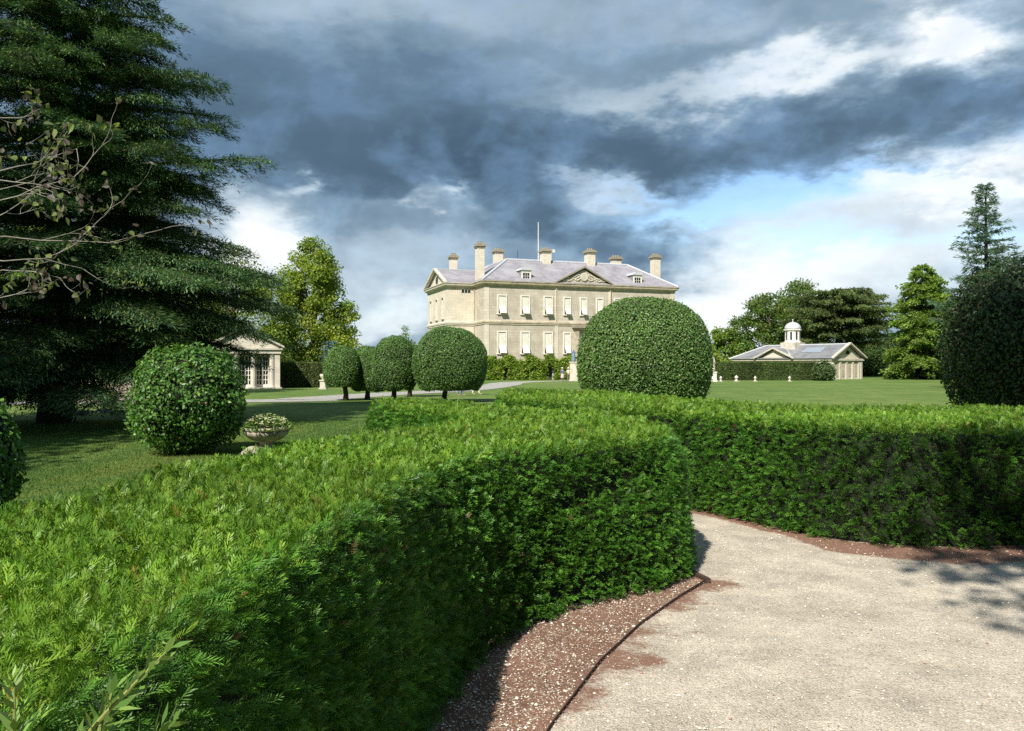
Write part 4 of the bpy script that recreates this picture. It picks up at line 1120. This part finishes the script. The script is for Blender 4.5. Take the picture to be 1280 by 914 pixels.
# pediment
px0, px1, pc, pz0, pz1 = 11.0, 19.8, 15.4, 13.55, 15.85
mb = MB(); mb.prism([(px0+.1, pz0), (px1-.1, pz0), (pc, pz1-.1)], -.18, 6, 'y'); ped = mb.build('pediment', M['stone'], mansion)
mb = MB()
sl_ = (pz1-pz0)/(pc-px0)
for s in (-1, 1):
    xe = pc + s*(pc-px0+.35)
    mb.prism([(xe, pz0-.02), (pc, pz1+.12), (pc, pz1+.36), (xe - s*.0, pz0+.2)], -.55, -.1, 'y')
mb.build('raking_cornice', M['lichen_urn'], ped)
mb = MB()
for s in (-1, 1):
    xe = pc + s*(pc-px0+.35)
    mb.prism([(xe, pz0+.12), (pc, pz1+.3), (pc, pz1+.37), (xe, pz0+.21)], -.09, 5.5, 'y')
mb.build('pediment_roof', M['slate'], ped)
mb = MB(); mb.lathe([(.42, -.09), (.62, -.09), (.62, .05), (.5, .1), (.42, .06)], 0, 0, 0, 24)
for i, v in enumerate(mb.v): mb.v[i] = (pc + v[0], -.27 - v[2]*.8, 14.62 + v[1])
garl = []
for sgn in (-1, 1):
    for j in range(3):
        pts = [(pc + sgn*(.5 + t*(3.3-.5*j)), -.2 - .03*math.sin(t*9), 14.62 - .5*t - (.28*j - .25)*(1-t*.8) + .16*math.sin(t*11+j)*(1-t*.6)) for t in np.linspace(0, 1, 14)]
        mb.tube([(p_[0], p_[1], max(p_[2], pz0+.12)) for p_ in pts], [.05 + .07*abs(math.sin(k*1.7+j)) for k in range(14)], 6)
mb.build('relief_carving', M['palestone'], ped)
mb = MB(); mb.lathe([(.41, -.02), (.41, .02)], 0, 0, 0, 20)
for i, v in enumerate(mb.v): mb.v[i] = (pc + v[0], -.21 - v[2], 14.62 + v[1])
mb.build('roundel_window', M['darkglass'], ped)
# dormers
def dormer(u):
    yf = .42; z0 = 13.98; w = .72
    mb = MB(); mb.box(-w, w, 0, 3.2, -.3, 1.35)
    dm = mb.build('dormer', M['slate'], roof, loc=(u, yf, z0))
    mb = MB(); mb.box(-w-.04, -w+.22, -.06, .0, -.05, 1.4); mb.box(w-.22, w+.04, -.06, 0, -.05, 1.4); mb.box(-w+.22, w-.22, -.06, 0, .98, 1.4); mb.box(-w+.22, w-.22, -.06, 0, -.05, .12)
    for x in (-.18, .14): mb.box(x, x+.05, -.05, 0, .12, .98)
    mb.box(-w+.22, w-.22, -.05, -.001, .5, .55)
    mb.build('frame', M['white'], dm)
    mb = MB(); mb.box(-w+.2, w-.2, -.025, -.002, .1, 1.0); mb.build('pane', M['darkglass'], dm)
    prof = [(-w-.2, 1.36)] + [(w*1.0*math.sin(a)*1.15, 1.36 + .5*math.cos(a)) for a in np.linspace(-1.45, 1.45, 9)] + [(w+.2, 1.36)]
    mb = MB(); mb.prism(prof, -.22, 3.3, 'y'); mb.build('dormer_roof', M['lead'], dm)
    return dm
dm = dormer(6.5)
c = copy_tree(dm, roof); c.location = (24.6, .42, 13.98)
# chimneys
def chimney(x, y, w, dpt, z0, z1, parent=roof):
    mb = MB(); mb.box(-w/2, w/2, -dpt/2, dpt/2, z0, z1-.75)
    mb.box(-w/2-.08, w/2+.08, -dpt/2-.08, dpt/2+.08, z0, z0+.9)
    c_ = mb.build('chimney', M['ashlar_light'], parent, loc=(x, y, 0))
    mb = MB(); mb.box(-w/2-.1, w/2+.1, -dpt/2-.1, dpt/2+.1, z1-.75, z1-.55); mb.box(-w/2-.2, w/2+.2, -dpt/2-.2, dpt/2+.2, z1-.55, z1-.3); mb.box(-w/2-.05, w/2+.05, -dpt/2-.05, dpt/2+.05, z1-.3, z1-.12)
    for k in (-1, 0, 1): mb.lathe([(.16, 0), (.13, .3), (.15, .32)], k*w*.28, 0, z1-.12, 8)
    mb.build('cap', M['lichen_urn'], c_)
chimney(.75, 4.3, 1.05, 1.25, 12.6, 19.5); chimney(HL-.85, 4.3, 1.15, 1.25, 13, 19.2)
chimney(11.5, 5.3, 1.2, 1.5, 16, 19.4); chimney(18.95, 5.3, 1.2, 1.5, 16, 19.6)
chimney(6.9, 14, 1.3, 1.3, 16.6, 20.3); chimney(25.9, 10, 1.5, 1.2, 16.6, 19.5)
chimney(8.6, 16.5, 1.1, 1.1, 16.5, 19.2); chimney(16.7, 14.2, 1.2, 1, 16.8, 18.4)
chimney(-1.2, 11.6, 1.05, 1.0, 14.6, 18.7, wroof)
mb = MB(); mb.tube([(11.85, 9, 17), (11.85, 9, 23.9)], [.09, .06], 8); mb.lathe([(.01, -.1), (.12, 0), (.01, .1)], 11.85, 9, 23.95, 8); mb.build('flagpole', M['white'], roof)
mb = MB(); mb.tube([(14.0, 9, 17), (14.0, 9, 19.6)], .1, 8); mb.box(14.0, 14.55, 8.7, 9.1, 19.4, 19.85); mb.build('lamp_mast', M['white'], roof)
mb = MB(); mb.tube([(8.4, 9, 17), (8.4, 9, 19.4)], .04, 6); mb.build('aerial', M['timber'], roof)

# climbing vine at the mansion's foot
def loc2w(u, v, z): return (HP[0] + u*math.cos(T20) - v*math.sin(T20), HP[1] + u*math.sin(T20) + v*math.cos(T20), z)
vn = thing('climbing_vine', 'bright green climber covering the basement wall of the mansion', 'vine', loc2w(0, -.3, ZB), T20)
cen = []
while len(cen) < 520:
    u = rng.uniform(.2, 13.4); z = rng.uniform(.2, 3.55)
    if any(abs(u-g) < wd and z < hz for g, wd, hz in ((3.0, .5, 2.1), (6.5, .4, 1.7), (9.9, .7, 2.4))): continue
    if z > 3.25 + .35*math.sin(u*2.1) : continue
    cen.append((u, -.12 - .4*rng.random(), z))
cen = np.array(cen); rad = np.tile([.42, .26, .36], (len(cen), 1))*rng.uniform(.6, 1.2, (len(cen), 1))
V, c = crown_leaves(cen, rad, 55, .21, .16, [(.21, .32, .045), (.27, .36, .055), (.14, .24, .035)], [4, 3, 3])
poly_obj('foliage', V, c, M['leaf_soft'], vn)
mb = MB()
for u in (1, 2.2, 4.3, 5.3, 7.6, 8.8, 11, 12.6): mb.tube([(u, 0, 0), (u+.1, 0, 1.2), (u-.1, .05, 2.6)], [.06, .04, .02], 6)
mb.build('stem', M['bark'], vn)

# ------------------------------------------------------------------ stable block with cupola
al = R(35)
sx, sy = at(1041, 118), 118
st = thing('stable_block', 'low stone stable block with slate roofs and white cupola', 'stable', (sx, sy, -.5), al)
# local x: along the gable end (to the right), local y: along the range (away to the left)
GW, LL_, EH = 7.6, 18.6, 3.2
mb = MB(); mb.box(0, GW, 0, LL_, 0, EH); mb.prism([(0.02, EH-.01), (GW-.02, EH-.01), (GW/2, EH+2.0)], .02, 3, 'y')
mb.prism([(7.3, EH), (13.1, EH), (10.2, EH+1.45)], -.06, 2, 'x')
mb.build('wall', M['ashlar_light'], st)
mb = MB()
rh = EH+2.15
mb.add([(-.4, -.4, EH), (GW/2, -.4, rh), (GW/2, LL_-3.8, rh), (-.4, LL_+.4, EH)], [(0, 1, 2, 3)])
mb.add([(GW+.4, -.4, EH), (GW/2, -.4, rh), (GW/2, LL_-3.8, rh), (GW+.4, LL_+.4, EH)], [(0, 1, 2, 3)])
mb.add([(-.4, LL_+.4, EH), (GW/2, LL_-3.8, rh), (GW+.4, LL_+.4, EH)], [(0, 1, 2)])
mb.add([(-.35, 6.9, EH+.02), (-.35, 10.2, EH+1.65), (3.1, 10.2, EH+1.65)], [(0, 1, 2)])
mb.add([(-.35, 13.5, EH+.02), (-.35, 10.2, EH+1.65), (3.1, 10.2, EH+1.65)], [(0, 1, 2)])
sr = mb.build('roof', M['slate_dark'], st)
mb = MB(); mb.add([(1.4, 3.0, EH+.97), (2.9, 3.0, EH+1.74), (2.9, 6.4, EH+1.74), (1.4, 6.4, EH+.97)], [(0, 1, 2, 3)]); mb.build('rooflight', M['blueglass'], sr)
mb = MB(); mb.tube([(-.4, LL_+.4, EH+.03), (GW/2, LL_-3.8, rh+.03), (GW/2, -.4, rh+.03)], .12, 6)
mb.tube([(-.35, 10.2, EH+1.67), (3.1, 10.2, EH+1.67)], .1, 6); mb.tube([(-.35, 6.9, EH+.05), (3.1, 10.2, EH+1.67)], .1, 5); mb.build('lead_ridge', M['lead'], sr)
mb = MB()
for s in (0, 1):
    xe = -.55 if s == 0 else GW+.55
    mb.prism([(xe, EH-.02), (GW/2, rh+.02), (GW/2, rh+.26), (xe, EH+.2)], -.6, -.15, 'y')
mb.build('raking_cornice', M['palestone'], sr); mb = MB()
mb.prism([(6.5, EH-.02), (10.2, EH+1.57), (10.2, EH+1.81), (6.5, EH+.2)], -.6, -.3, 'x'); mb.prism([(13.9, EH-.02), (10.2, EH+1.57), (10.2, EH+1.81), (13.9, EH+.2)], -.6, -.3, 'x')
mb.build('raking_cornice', M['palestone'], sr)
mb = MB(); mb.box(-.25, GW+.25, -.25, -.005, EH-.35, EH-.03); mb.box(-.2, -.005, .0, LL_, EH-.32, EH-.04)
for x in (0, 1.55, 3.2, 4.85, 6.5, 7.1): mb.box(x+.0, x+.42, -.14, -.004, 0, EH-.36)
mb.build('pilaster', M['palestone'], st)
mb = MB()
for x in (.75, 2.3, 3.95, 5.6): mb.box(x+.02 if x > 1 else x, x+.7, -.03, -.003, .4, EH-.6)
mb.build('blind_panel', M['stone'], st)
mb = MB(); mb.lathe([(.42, -.04), (.42, .04)], 0, 0, 0, 16)
for i, v in enumerate(mb.v): mb.v[i] = (GW/2 + v[0], .0 + v[2], EH+.75 + max(v[1], -.1))
mb.build('lunette', M['darkglass'], st)
mb = MB(); mb.box(-1.35, 1.35, -1.35, 1.35, 0, 1.4)
cu = mb.build('cupola', M['palestone'], st, loc=(GW/2, 9.6, EH+1.2))
mb = MB(); mb.lathe([(1.4, 1.4), (1.4, 1.55), (1.2, 1.6), (1.2, 3.3), (1.42, 3.36), (1.42, 3.55), (1.3, 3.56)], seg=8); mb.build('drum', M['white'], cu)
mb = MB()
for k in range(8):
    a = R(22.5 + 45*k); r_ = 1.2*math.cos(R(22.5)); ca, sa = math.cos(a), math.sin(a)
    pts = [(r_+.01, -.15), (r_+.01, .15), (r_-.1, .15), (r_-.1, -.15)]
    mb.add([(ca*p-sa*q, sa*p+ca*q, z) for z in (1.8, 3.1) for p, q in pts], [(0, 1, 5, 4), (1, 2, 6, 5), (2, 3, 7, 6), (3, 0, 4, 7), (4, 5, 6, 7), (3, 2, 1, 0)])
mb.build('opening', M['darkglass'], cu)
mb = MB(); mb.lathe([(1.3*math.cos(a), 3.56 + 1.15*math.sin(a)) for a in np.linspace(0, 1.5, 9)] + [(.07, 4.75), (.07, 4.95), (.13, 5.05), (.02, 5.2)], seg=24); mb.build('dome', M['lead'], cu, smooth=True)

# ------------------------------------------------------------------ garden pavilion on the left
pd = 62; pz = float(ground_z(0, pd))
pv = thing('garden_pavilion', 'small classical stone pavilion with glazed doors beyond the cedar', 'pavilion', (at(350, pd), pd, pz), R(17))
PW = 5.2
mb = MB(); mb.box(-PW, 0, .75, 5, 0, 3.0); mb.build('wall', M['palestone'], pv)
mb = MB(); mb.box(-PW-.15, .15, -.25, 5, -.1, .1); mb.box(-PW-.3, .3, -.5, 5.1, -.15, -.02); mb.build('step', M['palestone'], pv)
mb = MB(); mb.box(-PW-.08, .08, -.1, 5.08, 2.72, 3.02); mb.box(-PW-.2, .2, -.22, 5.2, 3.02, 3.14); mb.build('entablature', M['palestone'], pv)
mb = MB(); mb.prism([(-PW-.2, 3.15), (.2, 3.15), (-PW/2, 4.62)], -.05, 5.2, 'y'); pp = mb.build('pediment', M['palestone'], pv)
mb = MB()
for s in (-1, 1):
    xe = -PW/2 + s*(PW/2+.32)
    mb.prism([(xe, 3.16), (-PW/2, 4.63), (-PW/2, 4.80), (xe, 3.32)], -.28, 5.3, 'y')
mb.build('raking_cornice', M['palestone'], pp)
for x in (-.2, -.6, -1.97, -3.23, -PW+.6, -PW+.2):
    mb = MB()
    if x in (-.2, -PW+.2): mb.box(x-.2, x+.2, .0, .76, .1, 2.71)
    else: mb.lathe([(.26, .1), (.26, .18), (.215, .22), (.2, 1.2), (.175, 2.5), (.23, 2.58), (.23, 2.71)], x, .2, 0, 20)
    mb.build('column', M['palestone'], pv)
for xc, w in ((-1.32, .98), (-2.6, .98), (-3.88, .98)):
    mb = MB(); w2_ = w/2
    mb.box(xc-w2_, xc-w2_+.09, .66, .74, .1, 2.6); mb.box(xc+w2_-.09, xc+w2_, .66, .74, .1, 2.6); mb.box(xc-w2_+.09, xc+w2_-.09, .66, .74, 2.5, 2.6); mb.box(xc-w2_+.09, xc+w2_-.09, .66, .74, .1, .32)
    mb.box(xc-.06, xc+.06, .65, .74, .32, 2.5)
    for k in range(1, 6): mb.box(xc-w2_+.09, xc-.06, .67, .73, .32+.363*k-.025, .32+.363*k+.025); mb.box(xc+.06, xc+w2_-.09, .67, .73, .32+.363*k-.025, .32+.363*k+.025)
    for s in (-1, 1): q = xc + s*(w2_+.0)/2; mb.box(q-.03, q+.03, .675, .725, .32, 2.5)
    dd_ = mb.build('glazed_door', M['white'], pv)
    mb = MB(); mb.box(xc-w2_+.02, xc+w2_-.02, .742, .748, .12, 2.58); mb.build('pane', M['darkglass'], dd_)

# clipped hedges far off
def box_hedge(name, label, a, b, th, z0, z1, cols, n, ll=.16):
    a = np.array(a); b = np.array(b); L = np.linalg.norm(b-a); t = (b-a)/L
    root = thing(name, label, 'hedge', (a[0], a[1], z0), math.atan2(t[1], t[0]))
    mb = MB(); mb.box(.06, L-.06, .06, th-.06, 0, z1-z0-.06); mb.build('branches', M['core'], root)
    h = z1-z0
    A = [L*h, L*th, th*h, th*h]; k = rng.multinomial(n, np.array(A)/sum(A)); P, N_ = [], []
    r = lambda m: rng.random(m)
    P.append(np.stack([r(k[0])*L, 0*r(k[0]), r(k[0])*h], 1)); N_.append(np.tile([0, -1., .1], (k[0], 1)))
    P.append(np.stack([r(k[1])*L, r(k[1])*th, 0*r(k[1])+h], 1)); N_.append(np.tile([0, 0, 1.], (k[1], 1)))
    P.append(np.stack([0*r(k[2]), r(k[2])*th, r(k[2])*h], 1)); N_.append(np.tile([-1., 0, .1], (k[2], 1)))
    P.append(np.stack([0*r(k[3])+L, r(k[3])*th, r(k[3])*h], 1)); N_.append(np.tile([1., 0, .1], (k[3], 1)))
    P = np.concatenate(P); N_ = np.concatenate(N_); m = len(P)
    P = P - N_*rng.uniform(0, .1, (m, 1)) + N_*(.05*wob(P, 1.3, 77))[:, None]
    V = leaves(P, nrm(rand_dir(m) + N_*.4), nrm(N_ + rand_dir(m)*.6), ll, ll*.55, .1)
    c = tints(m, cols, [1]*len(cols))*(1 + .35*wob(P*np.array([1, 1, .35]), .9, 55))[:, None]
    poly_obj('foliage', V, c, M['leaf_soft'], root)
    return root
OL = [(.10, .14, .035), (.13, .16, .045), (.08, .12, .03)]
box_hedge('clipped_hedge', 'tall clipped hedge running right from the garden pavilion', (at(347, 66), 66), (at(470, 66), 66.5), 1.2, -.25, zat(453.5, 66), OL, 9000)
box_hedge('clipped_hedge', 'long clipped hedge in front of the stable block', (at(894, 112), 112), (at(1023, 110), 110), 1.5, -.45, zat(453.5, 111), [(.09, .14, .036), (.115, .165, .045)], 12000, .2)

# ------------------------------------------------------------------ figures
def skin_mesh(name, mat, verts, edges, radii, parent, sub=2):
    me = bpy.data.meshes.new(name); me.from_pydata(verts, edges, [])
    o = bpy.data.objects.new(name, me); COL.objects.link(o)
    md = o.modifiers.new('skin', 'SKIN'); md.use_smooth_shade = True
    for i, sv in enumerate(me.skin_vertices[0].data):
        r_ = radii[i]; sv.radius = (r_, r_) if not hasattr(r_, '__len__') else r_
        sv.use_root = (i == 0)
    ms = o.modifiers.new('sub', 'SUBSURF'); ms.levels = sub; ms.render_levels = sub
    dg = bpy.context.evaluated_depsgraph_get(); me2 = bpy.data.meshes.new_from_object(o.evaluated_get(dg))
    o.modifiers.clear(); o.data = me2; bpy.data.meshes.remove(me); me2.name = name
    me2.materials.clear(); me2.materials.append(mat)
    me2.polygons.foreach_set('use_smooth', [True]*len(me2.polygons))
    if parent is not None: o.parent = parent
    return o
SKINM = plain('skin', (.45, .27, .19), .6); HAIR = plain('hair', (.5, .47, .42), .8); HAIRD = plain('dark_hair', (.06, .04, .03), .8)
def body_spec(stride=.12, arm=.12, s=1.0):
    v = [(0, 0, .95), (0, .0, 1.12), (0, .0, 1.3), (0, 0, 1.43), (0, -.01, 1.52), (0, -.02, 1.62), (0, -.01, 1.72),
         (.17, 0, 1.40), (.23, .02, 1.13), (.24, -.06-arm, .92), (.24, -.1-arm, .82), (-.17, 0, 1.40), (-.23, .02, 1.13), (-.24, -.04, .9), (-.24, -.06, .80),
         (.09, 0, .88), (.1, -stride*.6, .49), (.1, -stride, .08), (.1, -stride-.16, .03), (-.09, 0, .88), (-.1, stride*.4, .49), (-.1, stride, .09), (-.1, stride-.16, .03),
         (0, -.115, 1.61)]
    e = [(0,1),(1,2),(2,3),(3,4),(4,5),(5,6),(3,7),(7,8),(8,9),(9,10),(3,11),(11,12),(12,13),(13,14),(0,15),(15,16),(16,17),(17,18),(0,19),(19,20),(20,21),(21,22),(5,23)]
    r = [(.15, .11), (.13, .10), (.16, .11), (.10, .09), .055, (.085, .1), (.06, .075), .055, .045, .033, .032, .055, .045, .033, .032, .085, .058, .04, .035, .085, .058, .04, .035, .02]
    return [tuple(c*s for c in p) for p in v], e, r
def person(label, x, y, rz, topc, legc, skirt=False, hat=None, hair=HAIR, stride=.1, group=None, s=1.0):
    root = thing('person', label, 'person', (x, y, float(ground_z(x, y)) + .0), rz, group); root.scale = (s, s, s)
    v, e, r = body_spec(stride)
    skin_mesh('body', SKINM, v, e, r, root)
    g = lambda q, k=1.15: tuple(a*k + .012 for a in q) if hasattr(q, '__len__') else q*k + .012
    ids = [0, 1, 2, 3, 7, 8, 11, 12]; mp_ = {a: i for i, a in enumerate(ids)}
    skin_mesh('shirt', topc, [v[i] for i in ids], [(mp_[a], mp_[b]) for a, b in e if a in mp_ and b in mp_], [g(r[i]) for i in ids], root)
    if skirt:
        mb = MB(); mb.lathe([(.15, .98), (.19, .85), (.23, .55), (.26, .4)], 0, 0, 0, 16); mb.build('skirt', legc, root, smooth=True)
    else:
        ids = [0, 15, 16, 17, 19, 20, 21]; mp_ = {a: i for i, a in enumerate(ids)}
        skin_mesh('trousers', legc, [v[i] for i in ids], [(mp_[a], mp_[b]) for a, b in e if a in mp_ and b in mp_], [g(r[i], 1.08) for i in ids], root)
    if hat is not None:
        mb = MB(); mb.lathe([(.2, 1.69), (.2, 1.705), (.105, 1.71), (.1, 1.8), (.03, 1.82)], 0, -.01, 0, 18); mb.build('hat', hat, root, smooth=True)
    mb = MB(); mb.lathe([(.06, 1.56), (.1, 1.62), (.105, 1.7), (.08, 1.77), (.01, 1.8)], 0, .02, 0, 14); mb.build('hair', hair, root, smooth=True)
    return root
NAVY = plain('navy_cloth', (.10, .12, .22), .9); CREAM = plain('cream_cloth', (.6, .56, .5), .9); KHAKI = plain('khaki_cloth', (.17, .14, .10), .9)
WHITEC = plain('white_cloth', (.75, .74, .7), .9); JEANS = plain('denim', (.16, .22, .34), .9); PINK = plain('pale_pink_cloth', (.5, .4, .38), .9)
person('person in a dark top and pale skirt by the statue plinth', at(703, 104), 104, R(170), NAVY, PINK, skirt=True, stride=.03, hat=WHITEC)
person('person in a cream shirt and dark trousers nearest the plinth', at(710.5, 104), 104, R(190), CREAM, KHAKI, stride=.08, hat=WHITEC)
person('person in blue jeans half hidden by the largest mop-headed tree', at(575, 44), 44, R(100), WHITEC, JEANS, stride=.16, hair=HAIRD)
person('person in pale trousers walking behind the largest mop-headed tree', at(595, 46), 46, R(80), NAVY, CREAM, stride=.18, hair=HAIRD)

def statue(name, label, x, y, ph, pw, hs, mat, pmat, rz=0.0):
    zb = float(ground_z(x, y))
    root = thing(name, label, 'statue', (x, y, zb), rz)
    mb = MB(); mb.box(-pw*.62, pw*.62, -pw*.62, pw*.62, -.05, .18); mb.box(-pw/2, pw/2, -pw/2, pw/2, .18, ph-.14); mb.box(-pw*.58, pw*.58, -pw*.58, pw*.58, ph-.14, ph); mb.build('plinth', pmat, root)
    v, e, r = body_spec(.04, .02, 1.0)
    f = skin_mesh('figure', mat, v, e, [tuple(a*1.12 for a in q) if hasattr(q, '__len__') else q*1.12 for q in r], root)
    f.location = (0, 0, ph-.003); f.scale = (hs, hs, hs)
    mb = MB(); mb.lathe([(.30, .0), (.27, .3), (.2, .8), (.19, .98), (.15, 1.05)], 0, .02, 0, 18, .12, 9); dr = mb.build('drapery', mat, root, smooth=True)
    dr.location = (0, 0, ph); dr.scale = (hs, hs, hs)
    return root
statue('bronze_statue', 'blue-green bronze figure on a pale plinth before the mansion', at(717, 104), 104, 2.55, 1.0, .95, M['verdigris'], M['palestone'])
statue('garden_statue', 'pale stone standing figure on a plinth by the holly dome', at(890.5, 100), 100, 1.25, .85, 1.22, M['palestone'], M['white'])

# urn on a pedestal by the far hedge
u0 = thing('stone_urn', 'small pale stone urn on pedestal before the far clipped hedge', 'urn', (at(404, 60), 60, float(ground_z(0, 60))))
mb = MB(); mb.box(-.28, .28, -.28, .28, 0, .12); mb.box(-.2, .2, -.2, .2, .12, .62); mb.box(-.26, .26, -.26, .26, .62, .7); mb.build('pedestal', M['palestone'], u0)
mb = MB(); mb.lathe([(.12, .7), (.07, .78), (.2, .9), (.26, 1.05), (.22, 1.12), (.24, 1.15)], seg=20); mb.build('bowl', M['palestone'], u0, smooth=True)
# finials along the edge of the far lawn
def finial():
    root = thing('stone_finial', 'small pale stone ball finial', 'finial', (0, 0, 0), 0, 'stone finials along the edge of the far lawn')
    mb = MB(); mb.lathe([(.26, 0), (.26, .12), (.16, .2), (.1, .32), (.2, .42), (.26, .58), (.2, .74), (.07, .86), (.02, .95)], seg=14); mb.build('ball', M['palestone'], root, smooth=True)
    mb = MB(); mb.box(-.3, .3, -.3, .3, -.12, .0); mb.build('base', M['palestone'], root)
    return root
f0 = finial()
for i, (px, lab) in enumerate(((901, 'small pale stone finial, nearest the standing stone figure'), (920.5, 'bulky pale stone finial, second along from the stone figure'), (944, 'small pale stone finial before the middle of the stable hedge'), (987, 'small pale stone finial below the stable cupola'))):
    o = f0 if i == 0 else copy_tree(f0); o.location = (at(px, 100), 100, -.35); o['label'] = lab
    if i == 1: o.scale = (.95, .95, .8)
    else: o.scale = (.7, .7, .7)

# stone bowl of flowers on the lawn
ux, ud = at(333, 14.7), 14.7
ur = thing('stone_bowl', 'low fluted stone bowl on the lawn beside the round shrub', 'planter', (ux, ud, 0))
mb = MB(); mb.lathe([(.20, .08), (.13, .16), (.15, .22), (.30, .28), (.40, .36), (.44, .44)], seg=60, flute=.05, nfl=20); mb.build('bowl', M['lichen_urn'], ur, smooth=True)
mb = MB(); mb.lathe([(.43, .44), (.47, .455), (.48, .49), (.46, .51), (.40, .51), (.39, .46)], seg=40); mb.build('rim', M['lichen_urn'], ur, smooth=True)
mb = MB(); mb.box(-.26, .26, -.26, .26, -.02, .09); mb.build('base', M['lichen_urn'], ur)
ur.scale = (.9, .9, .95)
fl = thing('flowering_plant', 'pale green foliage and cream flowers filling the stone bowl', 'plant', (ux, ud, .45))
fl.scale = (.9, .9, .95)
n = 750; a = rng.uniform(0, 6.28, n); rr = np.sqrt(rng.random(n))*.50; zz = .02 + .24*(1-(rr/.52)**2)*rng.uniform(.3, 1, n) - .10*np.clip(rr-.4, 0, 1)*3
P = np.stack([rr*np.cos(a)*1.05, rr*np.sin(a), zz], 1); o_ = nrm(P + np.array([0, 0, .1]))
V = leaves(P, nrm(o_ + rand_dir(n)*.7), nrm(o_ + rand_dir(n)*.5 + np.array([0, 0, .5])), rng.uniform(.05, .11, n), rng.uniform(.03, .055, n))
poly_obj('foliage', V, tints(n, [(.10, .19, .04), (.06, .12, .03), (.3, .38, .12)], [4, 3, 2.5]), M['leaf_soft'], fl)
n = 130; a = rng.uniform(0, 6.28, n); rr = np.sqrt(rng.random(n))*.46; zz = .10 + .2*(1-(rr/.5)**2)*rng.uniform(.5, 1, n)
P = np.repeat(np.stack([rr*np.cos(a), rr*np.sin(a), zz], 1), 6, 0); ph = np.tile(np.arange(6)*1.047, n)
dpet = np.stack([np.cos(ph), np.sin(ph), np.full(6*n, .45)], 1) + np.repeat(rng.normal(0, .25, (n, 3)), 6, 0)
V = leaves(P, dpet, np.tile([0, 0, 1.], (6*n, 1)), .034, .028, -.1)
poly_obj('blossom', V, tints(6*n, [(.72, .7, .42), (.78, .77, .62)], [1, 1], .08), M['leaf_soft'], fl)
mb = MB()
import bmesh
bm = bmesh.new(); bmesh.ops.create_icosphere(bm, subdivisions=3, radius=1)
for v in bm.verts:
    q = np.array(v.co[:]); k = 1 + .16*float(wob(q[None], 1.6, 3)[0]) + .07*float(wob(q[None], 4, 5)[0]); v.co = Vector((q[0]*.2*k, q[1]*.17*k, q[2]*.14*k + .07))
me = bpy.data.meshes.new('garden_rock'); bm.to_mesh(me); bm.free(); me.materials.append(M['lichen_urn'])
for p_ in me.polygons: p_.use_smooth = True
rk = bpy.data.objects.new('garden_rock', me); COL.objects.link(rk); rk.location = (at(317, 13.9), 13.9, 0)
tag(rk, 'rounded grey rock on the grass below the stone bowl', 'rock')

# balustrade under the cedar and stones on the grass
bdp = 36; bz = float(ground_z(0, bdp))
ba = thing('balustrade', 'weathered stone balustrade with pier, seen under the cedar', 'balustrade', (at(166, bdp), bdp, bz))
mb = MB(); mb.box(-4, -.35, -.2, .2, 0, .72); mb.build('plinth', M['lichen_urn'], ba)
mb = MB(); mb.box(-4, -.35, -.22, .22, 1.26, 1.42); mb.build('rail', M['lichen_urn'], ba)
mb = MB(); mb.box(-.35, .35, -.35, .35, 0, 1.75); mb.box(-.45, .45, -.45, .45, 1.75, 1.9); mb.lathe([(.2, 1.9), (.12, 2.0), (.25, 2.2), (.2, 2.4), (.03, 2.5)], seg=16); mb.build('pier', M['lichen_urn'], ba)
mb = MB(); mb.lathe([(.09, .72), (.09, .78), (.055, .82), (.1, .98), (.05, 1.14), (.08, 1.2), (.08, 1.26)], seg=10); b0 = mb.build('baluster', M['stone'], ba, smooth=True)
b0.location = (-.6, 0, 0)
for k in range(1, 11):
    c = b0.copy(); COL.objects.link(c); c.parent = ba; c.location = (-.6-.33*k, 0, 0)
def stone_block(px, py, w, lab):
    x, y = gp(px, py)
    bm = bmesh.new(); bmesh.ops.create_cube(bm, size=1); bmesh.ops.subdivide_edges(bm, edges=bm.edges[:], cuts=3, use_grid_fill=True)
    for v in bm.verts:
        q = np.array(v.co[:]); k = 1 + .12*float(wob(q[None]+px, 2.5, 8)[0]); v.co = Vector((q[0]*w*k, q[1]*.3*k, q[2]*.16*k + .06))
    me = bpy.data.meshes.new('stone_block'); bm.to_mesh(me); bm.free(); me.materials.append(M['palestone'])
    for p_ in me.polygons: p_.use_smooth = True
    o = bpy.data.objects.new('stone_block', me); COL.objects.link(o); o.location = (x, y, 0); o.rotation_euler = (0, 0, random.uniform(-.3, .3))
    tag(o, lab, 'stone', 'pale stones lying under the cedar')
stone_block(60, 520, .45, 'pale stone block under the cedar, farthest left of the row')
stone_block(82, 519, .7, 'long pale stone block under the cedar, second from the left of its row')
stone_block(99, 518.5, .6, 'pale stone block under the cedar, in the middle of the row')
stone_block(131, 516, .35, 'pale stone block under the cedar, second from the right of its row')
stone_block(152, 503, .35, 'small pale stone in shade just left of the round shrub')
